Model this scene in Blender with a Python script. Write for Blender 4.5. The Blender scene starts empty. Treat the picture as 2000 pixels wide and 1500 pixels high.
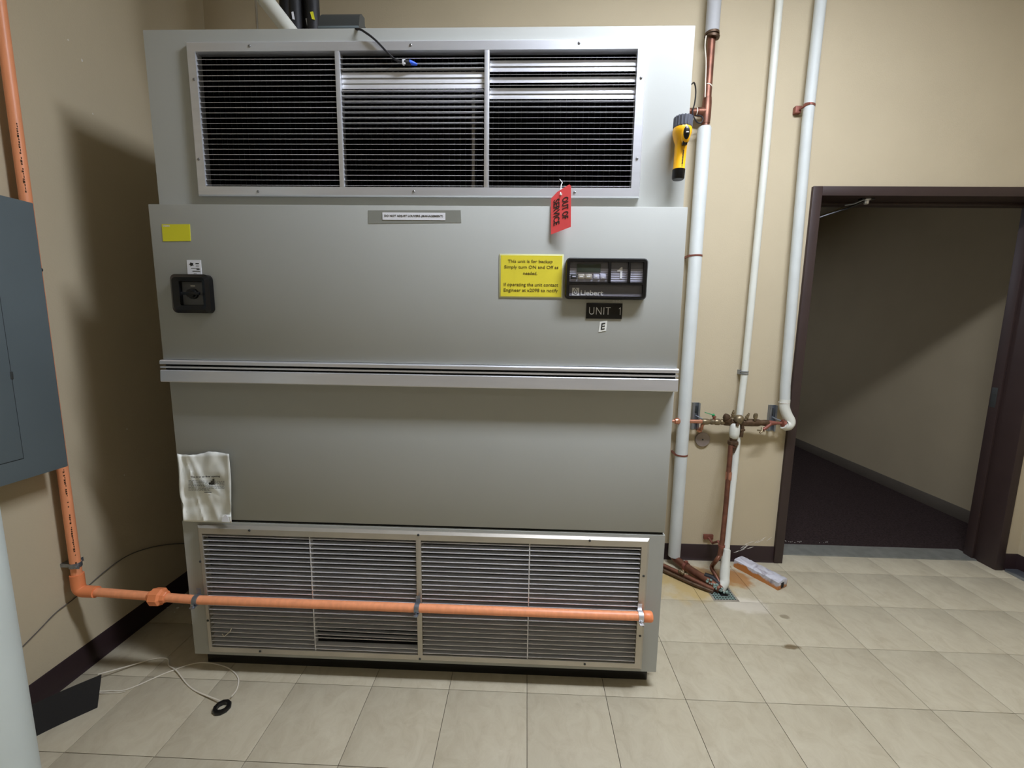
import bpy, bmesh, math, random
from mathutils import Vector, Matrix, Euler
random.seed(7)
C = bpy.context.scene.collection
SC = bpy.context.scene
PI = math.pi
# ------------------------------------------------------------------ camera
yaw, pitch, roll, FPX = -0.0324581, 0.1378492, -0.0144016, 831.497
CAM = Vector((-0.02759, -1.47694, 1.41648))
_f = Vector((math.sin(yaw)*math.cos(pitch), math.cos(yaw)*math.cos(pitch), -math.sin(pitch)))
_r = Vector((math.cos(yaw), -math.sin(yaw), 0)); _d = _f.cross(_r)
RX = _r*math.cos(roll) + _d*math.sin(roll)
DX = -_r*math.sin(roll) + _d*math.cos(roll)
cd = bpy.data.cameras.new('camera'); cd.sensor_width = 36; cd.sensor_fit = 'HORIZONTAL'
cd.lens = FPX/2000*36; cd.clip_start = 0.02
cam = bpy.data.objects.new('camera', cd); C.objects.link(cam)
m3 = Matrix((RX, -DX, -_f)).transposed()
cam.matrix_world = Matrix.Translation(CAM) @ m3.to_4x4()
SC.camera = cam
def P(u, v, ax, val):
    """world point where the sight line of a photo pixel meets the plane axis=val"""
    d = RX*((u-1000)/FPX) + DX*((v-750)/FPX) + _f
    return CAM + d*((val-CAM[ax])/d[ax])
# ------------------------------------------------------------------ world, exposure, lights
w = bpy.data.worlds.new('world'); SC.world = w; w.use_nodes = True
w.node_tree.nodes['Background'].inputs[0].default_value = (.9, .95, 1, 1)
w.node_tree.nodes['Background'].inputs[1].default_value = 0.05
SC.view_settings.view_transform = 'Standard'; SC.view_settings.look = 'None'
SC.view_settings.gamma = 1; SC.view_settings.use_curve_mapping = False
SC.view_settings.exposure = 0.0
CEIL = 3.42
LAMP_COL = (0.93, 1.0, 1.16)
# glowing wraparound lenses: (x, y), length along x, width, radiance
LAMPS = [((0.9, -0.55), 1.2, 0.24, 31, CEIL), ((0.6, -2.7), 1.2, 0.24, 3, CEIL), ((1.0, 3.6), 0.6, 0.3, 30, 2.7)]
ld = bpy.data.lights.new('ceiling_lamp', 'AREA'); ld.shape = 'RECTANGLE'      # downward share of the near strip light
ld.size = 1.2; ld.size_y = .24; ld.energy = 68; ld.color = (.80, .862, 1.0)
lo = bpy.data.objects.new('ceiling_lamp', ld); lo.location = (.90, -.55, CEIL-.112); C.objects.link(lo)
# ------------------------------------------------------------------ helpers
W = {}
def lin(c):
    return tuple(((x/255)/12.92 if x/255 <= .04045 else ((x/255+.055)/1.055)**2.4) for x in c) + (1,)
def mat(name, col, rough=.5, metal=0, var=.08, vscale=6, bump=0, bscale=200, spec=.5, emit=0, aniso=None):
    m = bpy.data.materials.new(name); m.use_nodes = True
    nt = m.node_tree; b = nt.nodes['Principled BSDF']
    b.inputs['Roughness'].default_value = rough; b.inputs['Metallic'].default_value = metal
    b.inputs['Specular IOR Level'].default_value = spec
    tc = nt.nodes.new('ShaderNodeTexCoord')
    n = nt.nodes.new('ShaderNodeTexNoise'); n.inputs['Scale'].default_value = vscale; n.inputs['Detail'].default_value = 5
    src = tc.outputs['Object']
    if aniso:
        mp = nt.nodes.new('ShaderNodeMapping'); mp.inputs['Scale'].default_value = aniso
        nt.links.new(src, mp.inputs[0]); src = mp.outputs[0]
    nt.links.new(src, n.inputs['Vector'])
    mr = nt.nodes.new('ShaderNodeMapRange'); mr.inputs['From Min'].default_value = .3; mr.inputs['From Max'].default_value = .7
    mr.inputs['To Min'].default_value = 1-var; mr.inputs['To Max'].default_value = 1+var
    nt.links.new(n.outputs['Fac'], mr.inputs['Value'])
    mx = nt.nodes.new('ShaderNodeMix'); mx.data_type = 'RGBA'; mx.blend_type = 'MULTIPLY'; mx.inputs[0].default_value = 1
    mx.inputs[6].default_value = lin(col); nt.links.new(mr.outputs[0], mx.inputs[7])
    nt.links.new(mx.outputs[2], b.inputs['Base Color'])
    if bump:
        n2 = nt.nodes.new('ShaderNodeTexNoise'); n2.inputs['Scale'].default_value = bscale; n2.inputs['Detail'].default_value = 3
        nt.links.new(src, n2.inputs['Vector'])
        bp = nt.nodes.new('ShaderNodeBump'); bp.inputs['Strength'].default_value = bump; bp.inputs['Distance'].default_value = .002
        nt.links.new(n2.outputs['Fac'], bp.inputs['Height']); nt.links.new(bp.outputs[0], b.inputs['Normal'])
    if emit:
        b.inputs['Emission Color'].default_value = lin(col); b.inputs['Emission Strength'].default_value = emit
    m['bc'] = 1
    return m
class MB:
    def __init__(s): s.b = bmesh.new()
    def box(s, x0, x1, y0, y1, z0, z1, bev=0, M=None):
        r = bmesh.ops.create_cube(s.b, size=1); vs = r['verts']
        for v in vs: v.co = Vector(((x0+x1)/2+v.co.x*(x1-x0), (y0+y1)/2+v.co.y*(y1-y0), (z0+z1)/2+v.co.z*(z1-z0)))
        if bev:
            es = list({e for v in vs for e in v.link_edges})
            rr = bmesh.ops.bevel(s.b, geom=es, offset=bev, segments=2, affect='EDGES', profile=.5)
            vs = list({v for f in rr['faces'] for v in f.verts} | {v for v in vs if v.is_valid})
        if M is not None:
            for v in vs: v.co = M @ v.co
        return s
    def prof(s, p0, p1, rings, seg=20, caps=True):
        """lathe along p0->p1; rings = [(t in metres, radius)]"""
        p0 = Vector(p0); ax = (Vector(p1)-p0).normalized()
        u = ax.orthogonal().normalized(); w_ = ax.cross(u); prev = None
        L = []
        for t, r in rings:
            L.append([s.b.verts.new(p0+ax*t+(u*math.cos(2*PI*i/seg)+w_*math.sin(2*PI*i/seg))*r) for i in range(seg)])
        for a, b in zip(L, L[1:]):
            for i in range(seg): s.b.faces.new((a[i], a[(i+1) % seg], b[(i+1) % seg], b[i]))
        if caps:
            s.b.faces.new(L[0][::-1]); s.b.faces.new(L[-1])
        return s
    def cyl(s, p0, p1, r, seg=20, r2=None):
        return s.prof(p0, p1, [(0, r), ((Vector(p1)-Vector(p0)).length, r if r2 is None else r2)], seg)
    def ringband(s, p0, p1, ro, ri, seg=24):
        L = (Vector(p1)-Vector(p0)).length
        return s.prof(p0, p1, [(0, ri), (0, ro), (L, ro), (L, ri), (0, ri)], seg, caps=False)
    def tube(s, pts, r, seg=10, caps=True):
        pts = [Vector(p) for p in pts]; n = len(pts); prev = None; up = None
        for i, p in enumerate(pts):
            t = (pts[min(i+1, n-1)]-pts[max(i-1, 0)]).normalized()
            if up is None: up = t.orthogonal().normalized()
            up = (up-t*up.dot(t)).normalized(); sd = t.cross(up)
            rr = r[i] if isinstance(r, (list, tuple)) else r
            ring = [s.b.verts.new(p+(up*math.cos(2*PI*k/seg)+sd*math.sin(2*PI*k/seg))*rr) for k in range(seg)]
            if prev:
                for k in range(seg): s.b.faces.new((prev[k], prev[(k+1) % seg], ring[(k+1) % seg], ring[k]))
            elif caps: s.b.faces.new(ring[::-1])
            prev = ring
        if caps: s.b.faces.new(prev)
        return s
    def poly(s, pts, d):
        """extrude polygon pts by vector d"""
        d = Vector(d); a = [s.b.verts.new(Vector(p)) for p in pts]; b = [s.b.verts.new(Vector(p)+d) for p in pts]; n = len(a)
        s.b.faces.new(a[::-1]); s.b.faces.new(b)
        for i in range(n): s.b.faces.new((a[i], a[(i+1) % n], b[(i+1) % n], b[i]))
        return s
    def sphere(s, c, r, sx=1, sy=1, sz=1):
        rr = bmesh.ops.create_uvsphere(s.b, u_segments=16, v_segments=10, radius=r)
        for v in rr['verts']: v.co = Vector((c[0]+v.co.x*sx, c[1]+v.co.y*sy, c[2]+v.co.z*sz))
        return s
    def build(s, name, m, parent=None, smooth=True, origin=None, **tags):
        b = s.b; bmesh.ops.recalc_face_normals(b, faces=b.faces[:])
        xs = [v.co for v in b.verts]
        if origin is None:
            lo = Vector([min(c[i] for c in xs) for i in range(3)]); hi = Vector([max(c[i] for c in xs) for i in range(3)])
            o = (lo+hi)/2
            if parent is None: o.z = lo.z
        else: o = Vector(origin)
        for v in b.verts: v.co -= o
        me = bpy.data.meshes.new(name); b.to_mesh(me); b.free()
        for x in (m if isinstance(m, (list, tuple)) else [m]): me.materials.append(x)
        if smooth:
            for p in me.polygons: p.use_smooth = True
            try: me.set_sharp_from_angle(angle=math.radians(38))
            except Exception: pass
        ob = bpy.data.objects.new(name, me); C.objects.link(ob)
        place(ob, o, parent)
        for k, v in tags.items(): ob[k] = v
        return ob
def place(ob, loc, parent):
    loc = Vector(loc); W[ob.name] = loc
    if parent is not None:
        ob.parent = parent; ob.location = loc-W[parent.name]
    else: ob.location = loc
    return ob
def thing(name, label, cat, loc, group=None):
    o = bpy.data.objects.new(name, None); C.objects.link(o); o.empty_display_size = .05
    o['label'] = label; o['category'] = cat
    if group: o['group'] = group
    W[o.name] = Vector(loc); o.location = loc
    return o
def tag(o, label, cat, group=None):
    o['label'] = label; o['category'] = cat
    if group: o['group'] = group
    return o
def struct(o, label=None):
    o['kind'] = 'structure'
    if label: o['label'] = label
    return o
def dup(src, loc, parent, rot=None, scale=None):
    o = src.copy(); C.objects.link(o); place(o, loc, parent)
    if rot is not None: o.rotation_euler = rot
    if scale is not None: o.scale = scale
    return o
def text(name, s, o, ex, ey, wd, ht, m, parent, depth=.0004, bold=0, spacing=1, **tags):
    """flat lettering fitted to a box: o = lower-left corner, ex/ey = unit directions, wd x ht metres"""
    cu = bpy.data.curves.new('t', 'FONT'); cu.body = s; cu.size = 1; cu.extrude = .002; cu.offset = bold
    cu.space_character = spacing; cu.resolution_u = 3; cu.align_x = 'CENTER' if '\n' in s else 'LEFT'
    to = bpy.data.objects.new('t', cu); C.objects.link(to)
    dg = bpy.context.evaluated_depsgraph_get(); me = bpy.data.meshes.new_from_object(to.evaluated_get(dg))
    bpy.data.objects.remove(to); bpy.data.curves.remove(cu)
    xs = [v.co.x for v in me.vertices]; ys = [v.co.y for v in me.vertices]
    x0, x1, y0, y1 = min(xs), max(xs), min(ys), max(ys)
    o = Vector(o); ex = Vector(ex).normalized(); ey = Vector(ey).normalized(); n = ex.cross(ey)
    c = o+ex*wd/2+ey*ht/2
    for v in me.vertices:
        v.co = o+ex*((v.co.x-x0)/(x1-x0)*wd)+ey*((v.co.y-y0)/(y1-y0)*ht)+n*(depth if v.co.z > 0 else -depth)-c
    me.materials.append(m); me.name = name
    ob = bpy.data.objects.new(name, me); C.objects.link(ob); place(ob, c, parent)
    for k, v in tags.items(): ob[k] = v
    return ob
X, Y, Z = Vector((1, 0, 0)), Vector((0, 1, 0)), Vector((0, 0, 1))
def spline(pts, n=8):
    pts = [Vector(p) for p in pts]; out = []
    q = [pts[0]*2-pts[1]]+pts+[pts[-1]*2-pts[-2]]
    for i in range(1, len(q)-2):
        for k in range(n):
            t = k/n; a, b, c, d = q[i-1:i+3]
            out.append(.5*((2*b)+(c-a)*t+(2*a-5*b+4*c-d)*t*t+(3*b-a-3*c+d)*t**3))
    out.append(pts[-1]); return out
# ------------------------------------------------------------------ materials
M = {}
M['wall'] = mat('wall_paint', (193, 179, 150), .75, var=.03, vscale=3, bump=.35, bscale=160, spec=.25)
M['cwall'] = mat('wall_paint_dimmed', (160, 147, 121), .8, var=.03, vscale=3, bump=.3, bscale=160, spec=.2)  # room wall paint again, darkened to stand for the dimmer corridor light
M['ceil'] = mat('ceiling_tile', (205, 203, 196), .9, var=.03)
M['brown'] = mat('dark_brown_paint', (56, 42, 39), .5, var=.06, vscale=9)
M['vinyl'] = mat('baseboard_vinyl', (44, 30, 31), .45, var=.1, vscale=8)
M['slab'] = mat('joint_dirt', (64, 54, 42), .9)
M['carpet'] = mat('carpet', (50, 40, 38), .98, var=.45, vscale=90, bump=1, bscale=350, spec=.1)
M['corr_base'] = mat('corridor_base', (84, 76, 66), .6)
M['thresh'] = mat('threshold', (112, 112, 104), .5, var=.15, vscale=20)
M['unit'] = mat('grey_enamel', (176, 177, 170), .55, var=.03, vscale=2.2, bump=.06, bscale=500, spec=.2)
M['alu'] = mat('satin_aluminium', (222, 223, 226), .36, .68, var=.04, vscale=5, bump=.05, bscale=300, aniso=(1, 8, 8))
M['alu2'] = mat('dull_aluminium', (196, 190, 178), .42, .7, var=.07, vscale=7)
M['slat'] = mat('slat_metal', (228, 228, 230), .35, .35, var=.05, vscale=12)
M['blade'] = mat('blade_metal', (44, 44, 47), .5, .5, var=.2, vscale=30)
M['black'] = mat('black_interior', (12, 12, 13), .8)
M['filter'] = mat('filter_dust', (46, 46, 50), .9, var=.3, vscale=40)
M['plastic'] = mat('black_plastic', (12, 12, 14), .3, var=.1)
M['plasticg'] = mat('dark_grey_plastic', (92, 92, 92), .5, var=.1)
M['screw'] = mat('screw_metal', (150, 150, 150), .35, .9)
M['yellow'] = mat('yellow_paper', (238, 222, 66), .35, var=.05, vscale=14)
M['yellowc'] = mat('yellow_card', (226, 220, 44), .6, var=.03)
M['clear'] = mat('plastic_sleeve_edge', (222, 222, 170), .2, var=.04)
M['white'] = mat('white_print', (235, 235, 238), .5, var=.02)
M['ink'] = mat('ink', (40, 38, 30), .7)
M['inkw'] = mat('white_ink', (225, 225, 225), .5)
M['inkd'] = mat('olive_ink', (96, 82, 20), .7)
M['tape'] = mat('clear_tape', (140, 141, 132), .3, var=.04)
M['red'] = mat('red_card', (255, 92, 92), .5, var=.05, vscale=20)
M['paper'] = mat('worn_paper', (236, 237, 228), .6, var=.06, vscale=12)
M['orange'] = mat('orange_pipe', (246, 160, 112), .42, var=.07, vscale=10, aniso=(6, 6, 1))
M['orangef'] = mat('orange_fitting', (242, 144, 92), .42, var=.06)
M['zinc'] = mat('zinc_plate', (150, 156, 164), .35, .8, var=.12, vscale=40)
M['panel'] = mat('blue_grey_enamel', (96, 106, 108), .5, var=.06, vscale=3, bump=.1, bscale=400)
M['seam'] = mat('seam_shadow', (38, 42, 44), .8)
M['pvc'] = mat('white_pvc', (214, 214, 202), .42, var=.04, vscale=8)
M['insul'] = mat('pipe_jacket', (200, 203, 198), .6, var=.04, vscale=9, bump=.2, bscale=120)
M['greyjacket'] = mat('grey_jacket', (176, 176, 176), .6, var=.04)
M['copper'] = mat('tarnished_copper', (122, 80, 62), .42, .6, var=.3, vscale=22)
M['copperb'] = mat('bright_copper', (196, 138, 112), .32, .75, var=.18, vscale=30)
M['cred'] = mat('red_primer_copper', (136, 82, 68), .5, .35, var=.2, vscale=30)
M['brass'] = mat('old_brass', (136, 122, 96), .4, .7, var=.3, vscale=40)
M['bronze'] = mat('dark_bronze', (96, 76, 58), .45, .6, var=.35, vscale=35)
M['green'] = mat('green_handle', (40, 150, 90), .4)
M['patina'] = mat('verdigris', (134, 154, 144), .8, var=.3, vscale=60, bump=.8, bscale=200)
M['rubber'] = mat('black_rubber_foam', (20, 19, 21), .6, var=.15, bump=.3, bscale=120)
M['dgrey'] = mat('dark_grey_steel', (66, 68, 66), .5, .3, var=.08)
M['cord'] = mat('cream_cord', (222, 214, 196), .5, var=.04)
M['wire'] = mat('grey_wire', (92, 86, 80), .6)
M['ty'] = mat('torch_yellow', (250, 184, 20), .35, var=.04)
M['tg'] = mat('torch_grey', (88, 90, 98), .5, var=.1)
M['bolt'] = mat('bright_bolt', (235, 235, 235), .25, .6)
M['disc'] = mat('cover_plate_metal', (150, 138, 130), .4, .6, var=.06, vscale=30)
M['blue'] = mat('blue_plug', (40, 90, 220), .4)
M['lcd'] = mat('lcd_glass', (66, 74, 66), .15, var=.05)
M['ctlg'] = mat('control_face_grey', (186, 186, 202), .4, var=.05, vscale=30)
M['ctld'] = mat('control_face_dark', (112, 112, 120), .4, var=.05, vscale=30)
M['scuff'] = mat('scuff_white', (214, 208, 196), .8, var=.2, vscale=60)
M['column'] = mat('white_column_paint', (206, 214, 208), .5, var=.03)

def nodes(m): return m.node_tree.nodes, m.node_tree.links
def band_mask(nt, src_vec, c, r, scale=10, distort=.1):
    """soft irregular blob mask around world point c, radius r (a stain with its own shape)"""
    N, L = nt.nodes, nt.links
    n = N.new('ShaderNodeTexNoise'); n.inputs['Scale'].default_value = scale; n.inputs['Detail'].default_value = 4
    L.new(src_vec, n.inputs['Vector'])
    sub = N.new('ShaderNodeVectorMath'); sub.operation = 'SUBTRACT'; sub.inputs[1].default_value = c; L.new(src_vec, sub.inputs[0])
    dv = N.new('ShaderNodeVectorMath'); dv.operation = 'DIVIDE'; dv.inputs[1].default_value = r; L.new(sub.outputs[0], dv.inputs[0])
    ln = N.new('ShaderNodeVectorMath'); ln.operation = 'LENGTH'; L.new(dv.outputs[0], ln.inputs[0])
    a = N.new('ShaderNodeMath'); a.operation = 'MULTIPLY_ADD'; a.inputs[1].default_value = 1.6; L.new(n.outputs['Fac'], a.inputs[0]); L.new(ln.outputs['Value'], a.inputs[2])
    mr = N.new('ShaderNodeMapRange'); mr.inputs['From Min'].default_value = 1.9; mr.inputs['From Max'].default_value = 1.45
    L.new(a.outputs[0], mr.inputs['Value']); return mr.outputs[0]
# floor tile material: marbled vinyl with streaks, per-tile shift, stains around the drain
def tile_mat():
    m = bpy.data.materials.new('vinyl_tile'); m.use_nodes = True; nt = m.node_tree; N, L = nt.nodes, nt.links
    b = N['Principled BSDF']; b.inputs['Roughness'].default_value = .42; b.inputs['Specular IOR Level'].default_value = .4
    g = N.new('ShaderNodeNewGeometry'); oi = N.new('ShaderNodeObjectInfo')
    ml = N.new('ShaderNodeMath'); ml.operation = 'MULTIPLY'; ml.inputs[1].default_value = 37; L.new(oi.outputs['Random'], ml.inputs[0])
    add = N.new('ShaderNodeVectorMath'); add.operation = 'ADD'; L.new(g.outputs['Position'], add.inputs[0]); L.new(ml.outputs[0], add.inputs[1])
    mp = N.new('ShaderNodeMapping'); mp.inputs['Rotation'].default_value = (0, 0, .5); mp.inputs['Scale'].default_value = (3.4, 2.4, 1); L.new(add.outputs[0], mp.inputs[0])
    n1 = N.new('ShaderNodeTexNoise'); n1.inputs['Scale'].default_value = 5; n1.inputs['Detail'].default_value = 8; n1.inputs['Roughness'].default_value = .65; n1.inputs['Distortion'].default_value = .8
    L.new(mp.outputs[0], n1.inputs['Vector'])
    cr = N.new('ShaderNodeValToRGB'); L.new(n1.outputs['Fac'], cr.inputs[0]); e = cr.color_ramp.elements
    e[0].position = .3; e[0].color = lin((178, 167, 142)); e[1].position = .72; e[1].color = lin((196, 187, 162))
    e2 = e.new(.5); e2.color = lin((188, 178, 153))
    # scattered dirt specks / scuffs
    n2 = N.new('ShaderNodeTexNoise'); n2.inputs['Scale'].default_value = 7; n2.inputs['Detail'].default_value = 9; n2.inputs['Roughness'].default_value = .7
    L.new(g.outputs['Position'], n2.inputs['Vector'])
    r2 = N.new('ShaderNodeMapRange'); r2.inputs['From Min'].default_value = .62; r2.inputs['From Max'].default_value = .8; r2.inputs['To Max'].default_value = .45; L.new(n2.outputs['Fac'], r2.inputs['Value'])
    def mix(a, col, fac):
        x = N.new('ShaderNodeMix'); x.data_type = 'RGBA'; L.new(a, x.inputs[6]); x.inputs[7].default_value = lin(col); L.new(fac, x.inputs[0]); return x.outputs[2]
    c = mix(cr.outputs[0], (140, 126, 106), r2.outputs[0])
    def scaled(s, k):
        q = N.new('ShaderNodeMath'); q.operation = 'MULTIPLY'; q.inputs[1].default_value = k; L.new(s, q.inputs[0]); return q.outputs[0]
    P_ = g.outputs['Position']
    c = mix(c, (186, 158, 96), scaled(band_mask(nt, P_, (.93, .76, 0), (.24, .17, 1), 9), .75))
    c = mix(c, (168, 112, 48), scaled(band_mask(nt, P_, (1.19, .83, 0), (.1, .1, 1), 16), .8))
    c = mix(c, (150, 108, 62), scaled(band_mask(nt, P_, (1.03, .84, 0), (.09, .1, 1), 20), .7))
    c = mix(c, (214, 206, 188), scaled(band_mask(nt, P_, (1.13, .585, 0), (.13, .065, 1), 14), .85))
    c = mix(c, (112, 92, 60), scaled(band_mask(nt, P_, (1.19, .30, 0), (.045, .016, 1), 30), .8))
    c = mix(c, (120, 106, 82), scaled(band_mask(nt, P_, (1.28, .505, 0), (.028, .016, 1), 30), .6))
    L.new(c, b.inputs['Base Color'])
    bp = N.new('ShaderNodeBump'); bp.inputs['Strength'].default_value = .12; bp.inputs['Distance'].default_value = .002
    L.new(n2.outputs['Fac'], bp.inputs['Height']); L.new(bp.outputs[0], b.inputs['Normal'])
    return m
M['tile'] = tile_mat()
def crumple_mat():
    """worn white wrapper with rust coloured stains"""
    m = bpy.data.materials.new('stained_wrapper'); m.use_nodes = True; nt = m.node_tree; N, L = nt.nodes, nt.links
    b = N['Principled BSDF']; b.inputs['Roughness'].default_value = .35
    tc = N.new('ShaderNodeTexCoord')
    n = N.new('ShaderNodeTexNoise'); n.inputs['Scale'].default_value = 14; n.inputs['Detail'].default_value = 8; n.inputs['Distortion'].default_value = 1.2
    L.new(tc.outputs['Object'], n.inputs['Vector'])
    cr = N.new('ShaderNodeValToRGB'); L.new(n.outputs['Fac'], cr.inputs[0]); e = cr.color_ramp.elements
    e[0].position = .3; e[0].color = lin((110, 104, 116)); e[1].position = .7; e[1].color = lin((196, 196, 204))
    x = e.new(.42); x.color = lin((176, 172, 178)); x = e.new(.57); x.color = lin((208, 208, 214))
    n3 = N.new('ShaderNodeTexNoise'); n3.inputs['Scale'].default_value = 13; n3.inputs['Detail'].default_value = 6
    L.new(tc.outputs['Object'], n3.inputs['Vector'])
    sx = N.new('ShaderNodeSeparateXYZ'); L.new(tc.outputs['Object'], sx.inputs[0])
    z = N.new('ShaderNodeMath'); z.operation = 'MULTIPLY_ADD'; z.inputs[1].default_value = -9; L.new(sx.outputs[2], z.inputs[0]); L.new(n3.outputs['Fac'], z.inputs[2])
    mr = N.new('ShaderNodeMapRange'); mr.inputs['From Min'].default_value = .44; mr.inputs['From Max'].default_value = .54; L.new(z.outputs[0], mr.inputs['Value'])
    mx = N.new('ShaderNodeMix'); mx.data_type = 'RGBA'; L.new(mr.outputs[0], mx.inputs[0]); L.new(cr.outputs[0], mx.inputs[6]); mx.inputs[7].default_value = lin((190, 122, 62))
    L.new(mx.outputs[2], b.inputs['Base Color']); return m
M['wrap'] = crumple_mat()

# ------------------------------------------------------------------ room shell
XL, YB, XR, YF = -1.803, 1.016, 2.94, -4.3
DX0, DX1, DZ = 1.555, 2.806, 2.133          # door opening
fl = struct(MB().box(XL, XR, YF, YB+.10, -.05, -.0035).build('floor', M['slab'], smooth=False))
T = .3048
proto_tile = None
for i in range(-6, 11):
    for j in range(-4, 4):
        x0, x1 = max(i*T, XL), min((i+1)*T, XR); y0, y1 = max(j*T, -1.22), min((j+1)*T, YB)
        if j == 3 and i >= 5: y1 = 1.112      # runs on under the door
        if x1-x0 < .02: continue
        if j >= 1 and i >= -4 and i <= 0: continue      # under the unit
        full = abs(x1-x0-T) < 1e-4 and abs(y1-y0-T) < 1e-4
        c = ((x0+x1)/2, (y0+y1)/2, -.0016)
        if full and proto_tile:
            dup(proto_tile, c, fl, rot=(0, 0, 0)); continue
        o = MB().box(x0+.0009, x1-.0009, y0+.0009, y1-.0009, -.0032, 0, bev=.0005).build('floor_tile', M['tile'], fl, origin=c)
        if full: proto_tile = o
rest = MB()
for i in range(-6, 10):
    for j in range(-15, -4):
        x0, x1 = max(i*T, XL), min((i+1)*T, XR)
        rest.box(x0+.0007, x1-.0007, max(j*T, YF)+.0007, (j+1)*T-.0007, -.0032, 0)
rest.build('floor_tiles', M['tile'], fl, smooth=False, kind='stuff')

wb = MB()
wb.box(XL, DX0-.03, YB, YB+.15, 0, CEIL).box(DX1+.03, XR+.15, YB, YB+.15, 0, CEIL).box(DX0-.03, DX1+.03, YB, YB+.15, DZ+.03, CEIL)
struct(wb.build('wall_back', M['wall'], smooth=False))
wl = struct(MB().box(XL-.12, XL, YF, YB+.15, 0, CEIL).build('wall_left', M['wall'], smooth=False))
struct(MB().box(XR, XR+.15, YF, YB, 0, CEIL).build('wall_right', M['wall'], smooth=False))
struct(MB().box(XL-.12, XR+.15, YF-.12, YF, 0, CEIL).build('wall_front', M['wall'], smooth=False))
struct(MB().box(XL-.12, XR+.15, YF-.12, YB+.15, CEIL, CEIL+.1).build('ceiling', M['ceil'], smooth=False))
def chips(px, parent):
    for k, (u, v, s) in enumerate(px):
        c = P(u, v, 0, XL); b = MB()
        b.poly([(c.x-.001, c.y+s*math.cos(a+k)*random.uniform(.4, 1), c.z+s*1.3*math.sin(a+k)*random.uniform(.5, 1)) for a in [q*PI/3 for q in range(6)]], (.0018, 0, 0))
        b.build('paint_chip', M['scuff'], parent)
chips([(160, 118, .007), (133, 78, .004), (181, 222, .004), (248, 838, .004), (243, 928, .004)], wl)
# baseboards with cove toe
def cove(name, a, b, inward, h=.1):
    a, b, n = Vector(a), Vector(b), Vector(inward)
    pr = [(0, 0), (.014, 0), (.010, .006), (.005, .02), (.004, h-.004), (.001, h), (0, h)]
    return struct(MB().poly([a+n*p+Z*q for p, q in pr], b-a).build(name, M['vinyl']))
cove('baseboard_left', (XL, YF, 0), (XL, YB, 0), X)
cove('baseboard_back', (XL, YB, 0), (1.505, YB, 0), -Y)
cove('baseboard_back', (2.852, YB, 0), (XR, YB, 0), -Y)
cove('baseboard_right', (XR, YF, 0), (XR, YB, 0), -X)
# peeled paint and glue marks above the baseboard by the door
b = MB()
for k in range(15):
    t = random.random(); x = 1.30+.17*t+random.uniform(-.03, .03); z = .075+.075*t+random.uniform(-.02, .02)
    l = random.uniform(.006, .03); a = random.uniform(.3, .9)
    ex = Vector((math.cos(a), 0, math.sin(a))); ez = Vector((-math.sin(a), 0, math.cos(a)))
    y = YB-.0062 if z < .1 else YB-.0012
    c = Vector((x, y, z)); b.poly([c-ex*l, c+ez*.0018, c+ex*l, c-ez*.002], (0, .0015, 0))
b.build('paint_scrape', M['scuff'], bpy.data.objects['wall_back'], kind='stuff')

# door frame
dr = MB().box(1.505, DX0, YB-.018, YB+.158, 0, 2.182, bev=.002).build('door_1', M['brown'], origin=(1.53, YB, 0))
struct(dr)
MB().box(DX1, 2.852, YB-.018, YB+.158, 0, 2.182, bev=.002).build('jamb', M['brown'], dr)
MB().box(DX0, DX1, YB-.018, YB+.158, DZ, 2.182, bev=.002).build('header', M['brown'], dr)
MB().box(DX1-.014, DX1, YB+.105, YB+.158, 0, DZ-.014, bev=.001).build('door_stop', M['brown'], dr)
MB().box(DX0, DX0+.014, YB+.105, YB+.158, 0, DZ-.014, bev=.001).build('door_stop', M['brown'], dr)
MB().box(DX0, DX1, YB+.105, YB+.158, DZ-.014, DZ, bev=.001).build('door_stop', M['brown'], dr)
sp = MB().box(DX1-.0165, DX1-.0135, 1.135, 1.167, .965, 1.085, bev=.0008)
sp.box(DX1-.018, DX1-.016, 1.142, 1.16, 1.0, 1.05); sp.build('strike_plate', M['dgrey'], dr)
# closer arm under the header
ca = thing('door_closer_arm', 'thin dark door closer arm with a round silver bolt under the door header', 'door closer', (1.86, 1.1, DZ-.001))
bo = P(1692, 393, 1, 1.05)
MB().box(bo.x-.035, bo.x+.035, 1.035, 1.065, bo.z+.006, DZ-.0005, bev=.001).build('bracket', M['plastic'], ca)
MB().prof((bo.x, 1.05, bo.z+.012), (bo.x, 1.05, 0), [(0, .020), (.005, .022), (.009, .012), (.018, .013), (.026, .011), (.030, .005)]).build('bolt', M['bolt'], ca)
MB().tube([(bo.x-.004, 1.05, bo.z+.002), P(1655, 407, 1, 1.07), P(1612, 421, 1, 1.10), P(1592, 428, 1, 1.12)], .0055, 8).build('arm', M['plastic'], ca)
MB().tube([(bo.x-.02, 1.045, bo.z+.006), P(1668, 398, 1, 1.05), P(1650, 401, 1, 1.06)], .004, 8).build('arm', M['zinc'], ca)
struct(MB().poly([(DX0, 1.10, 0), (DX0, 1.105, .006), (DX0, 1.19, .012), (DX0, 1.22, .012), (DX0, 1.235, 0)], (DX1-DX0, 0, 0)).build('trim_1', M['thresh']))
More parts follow.
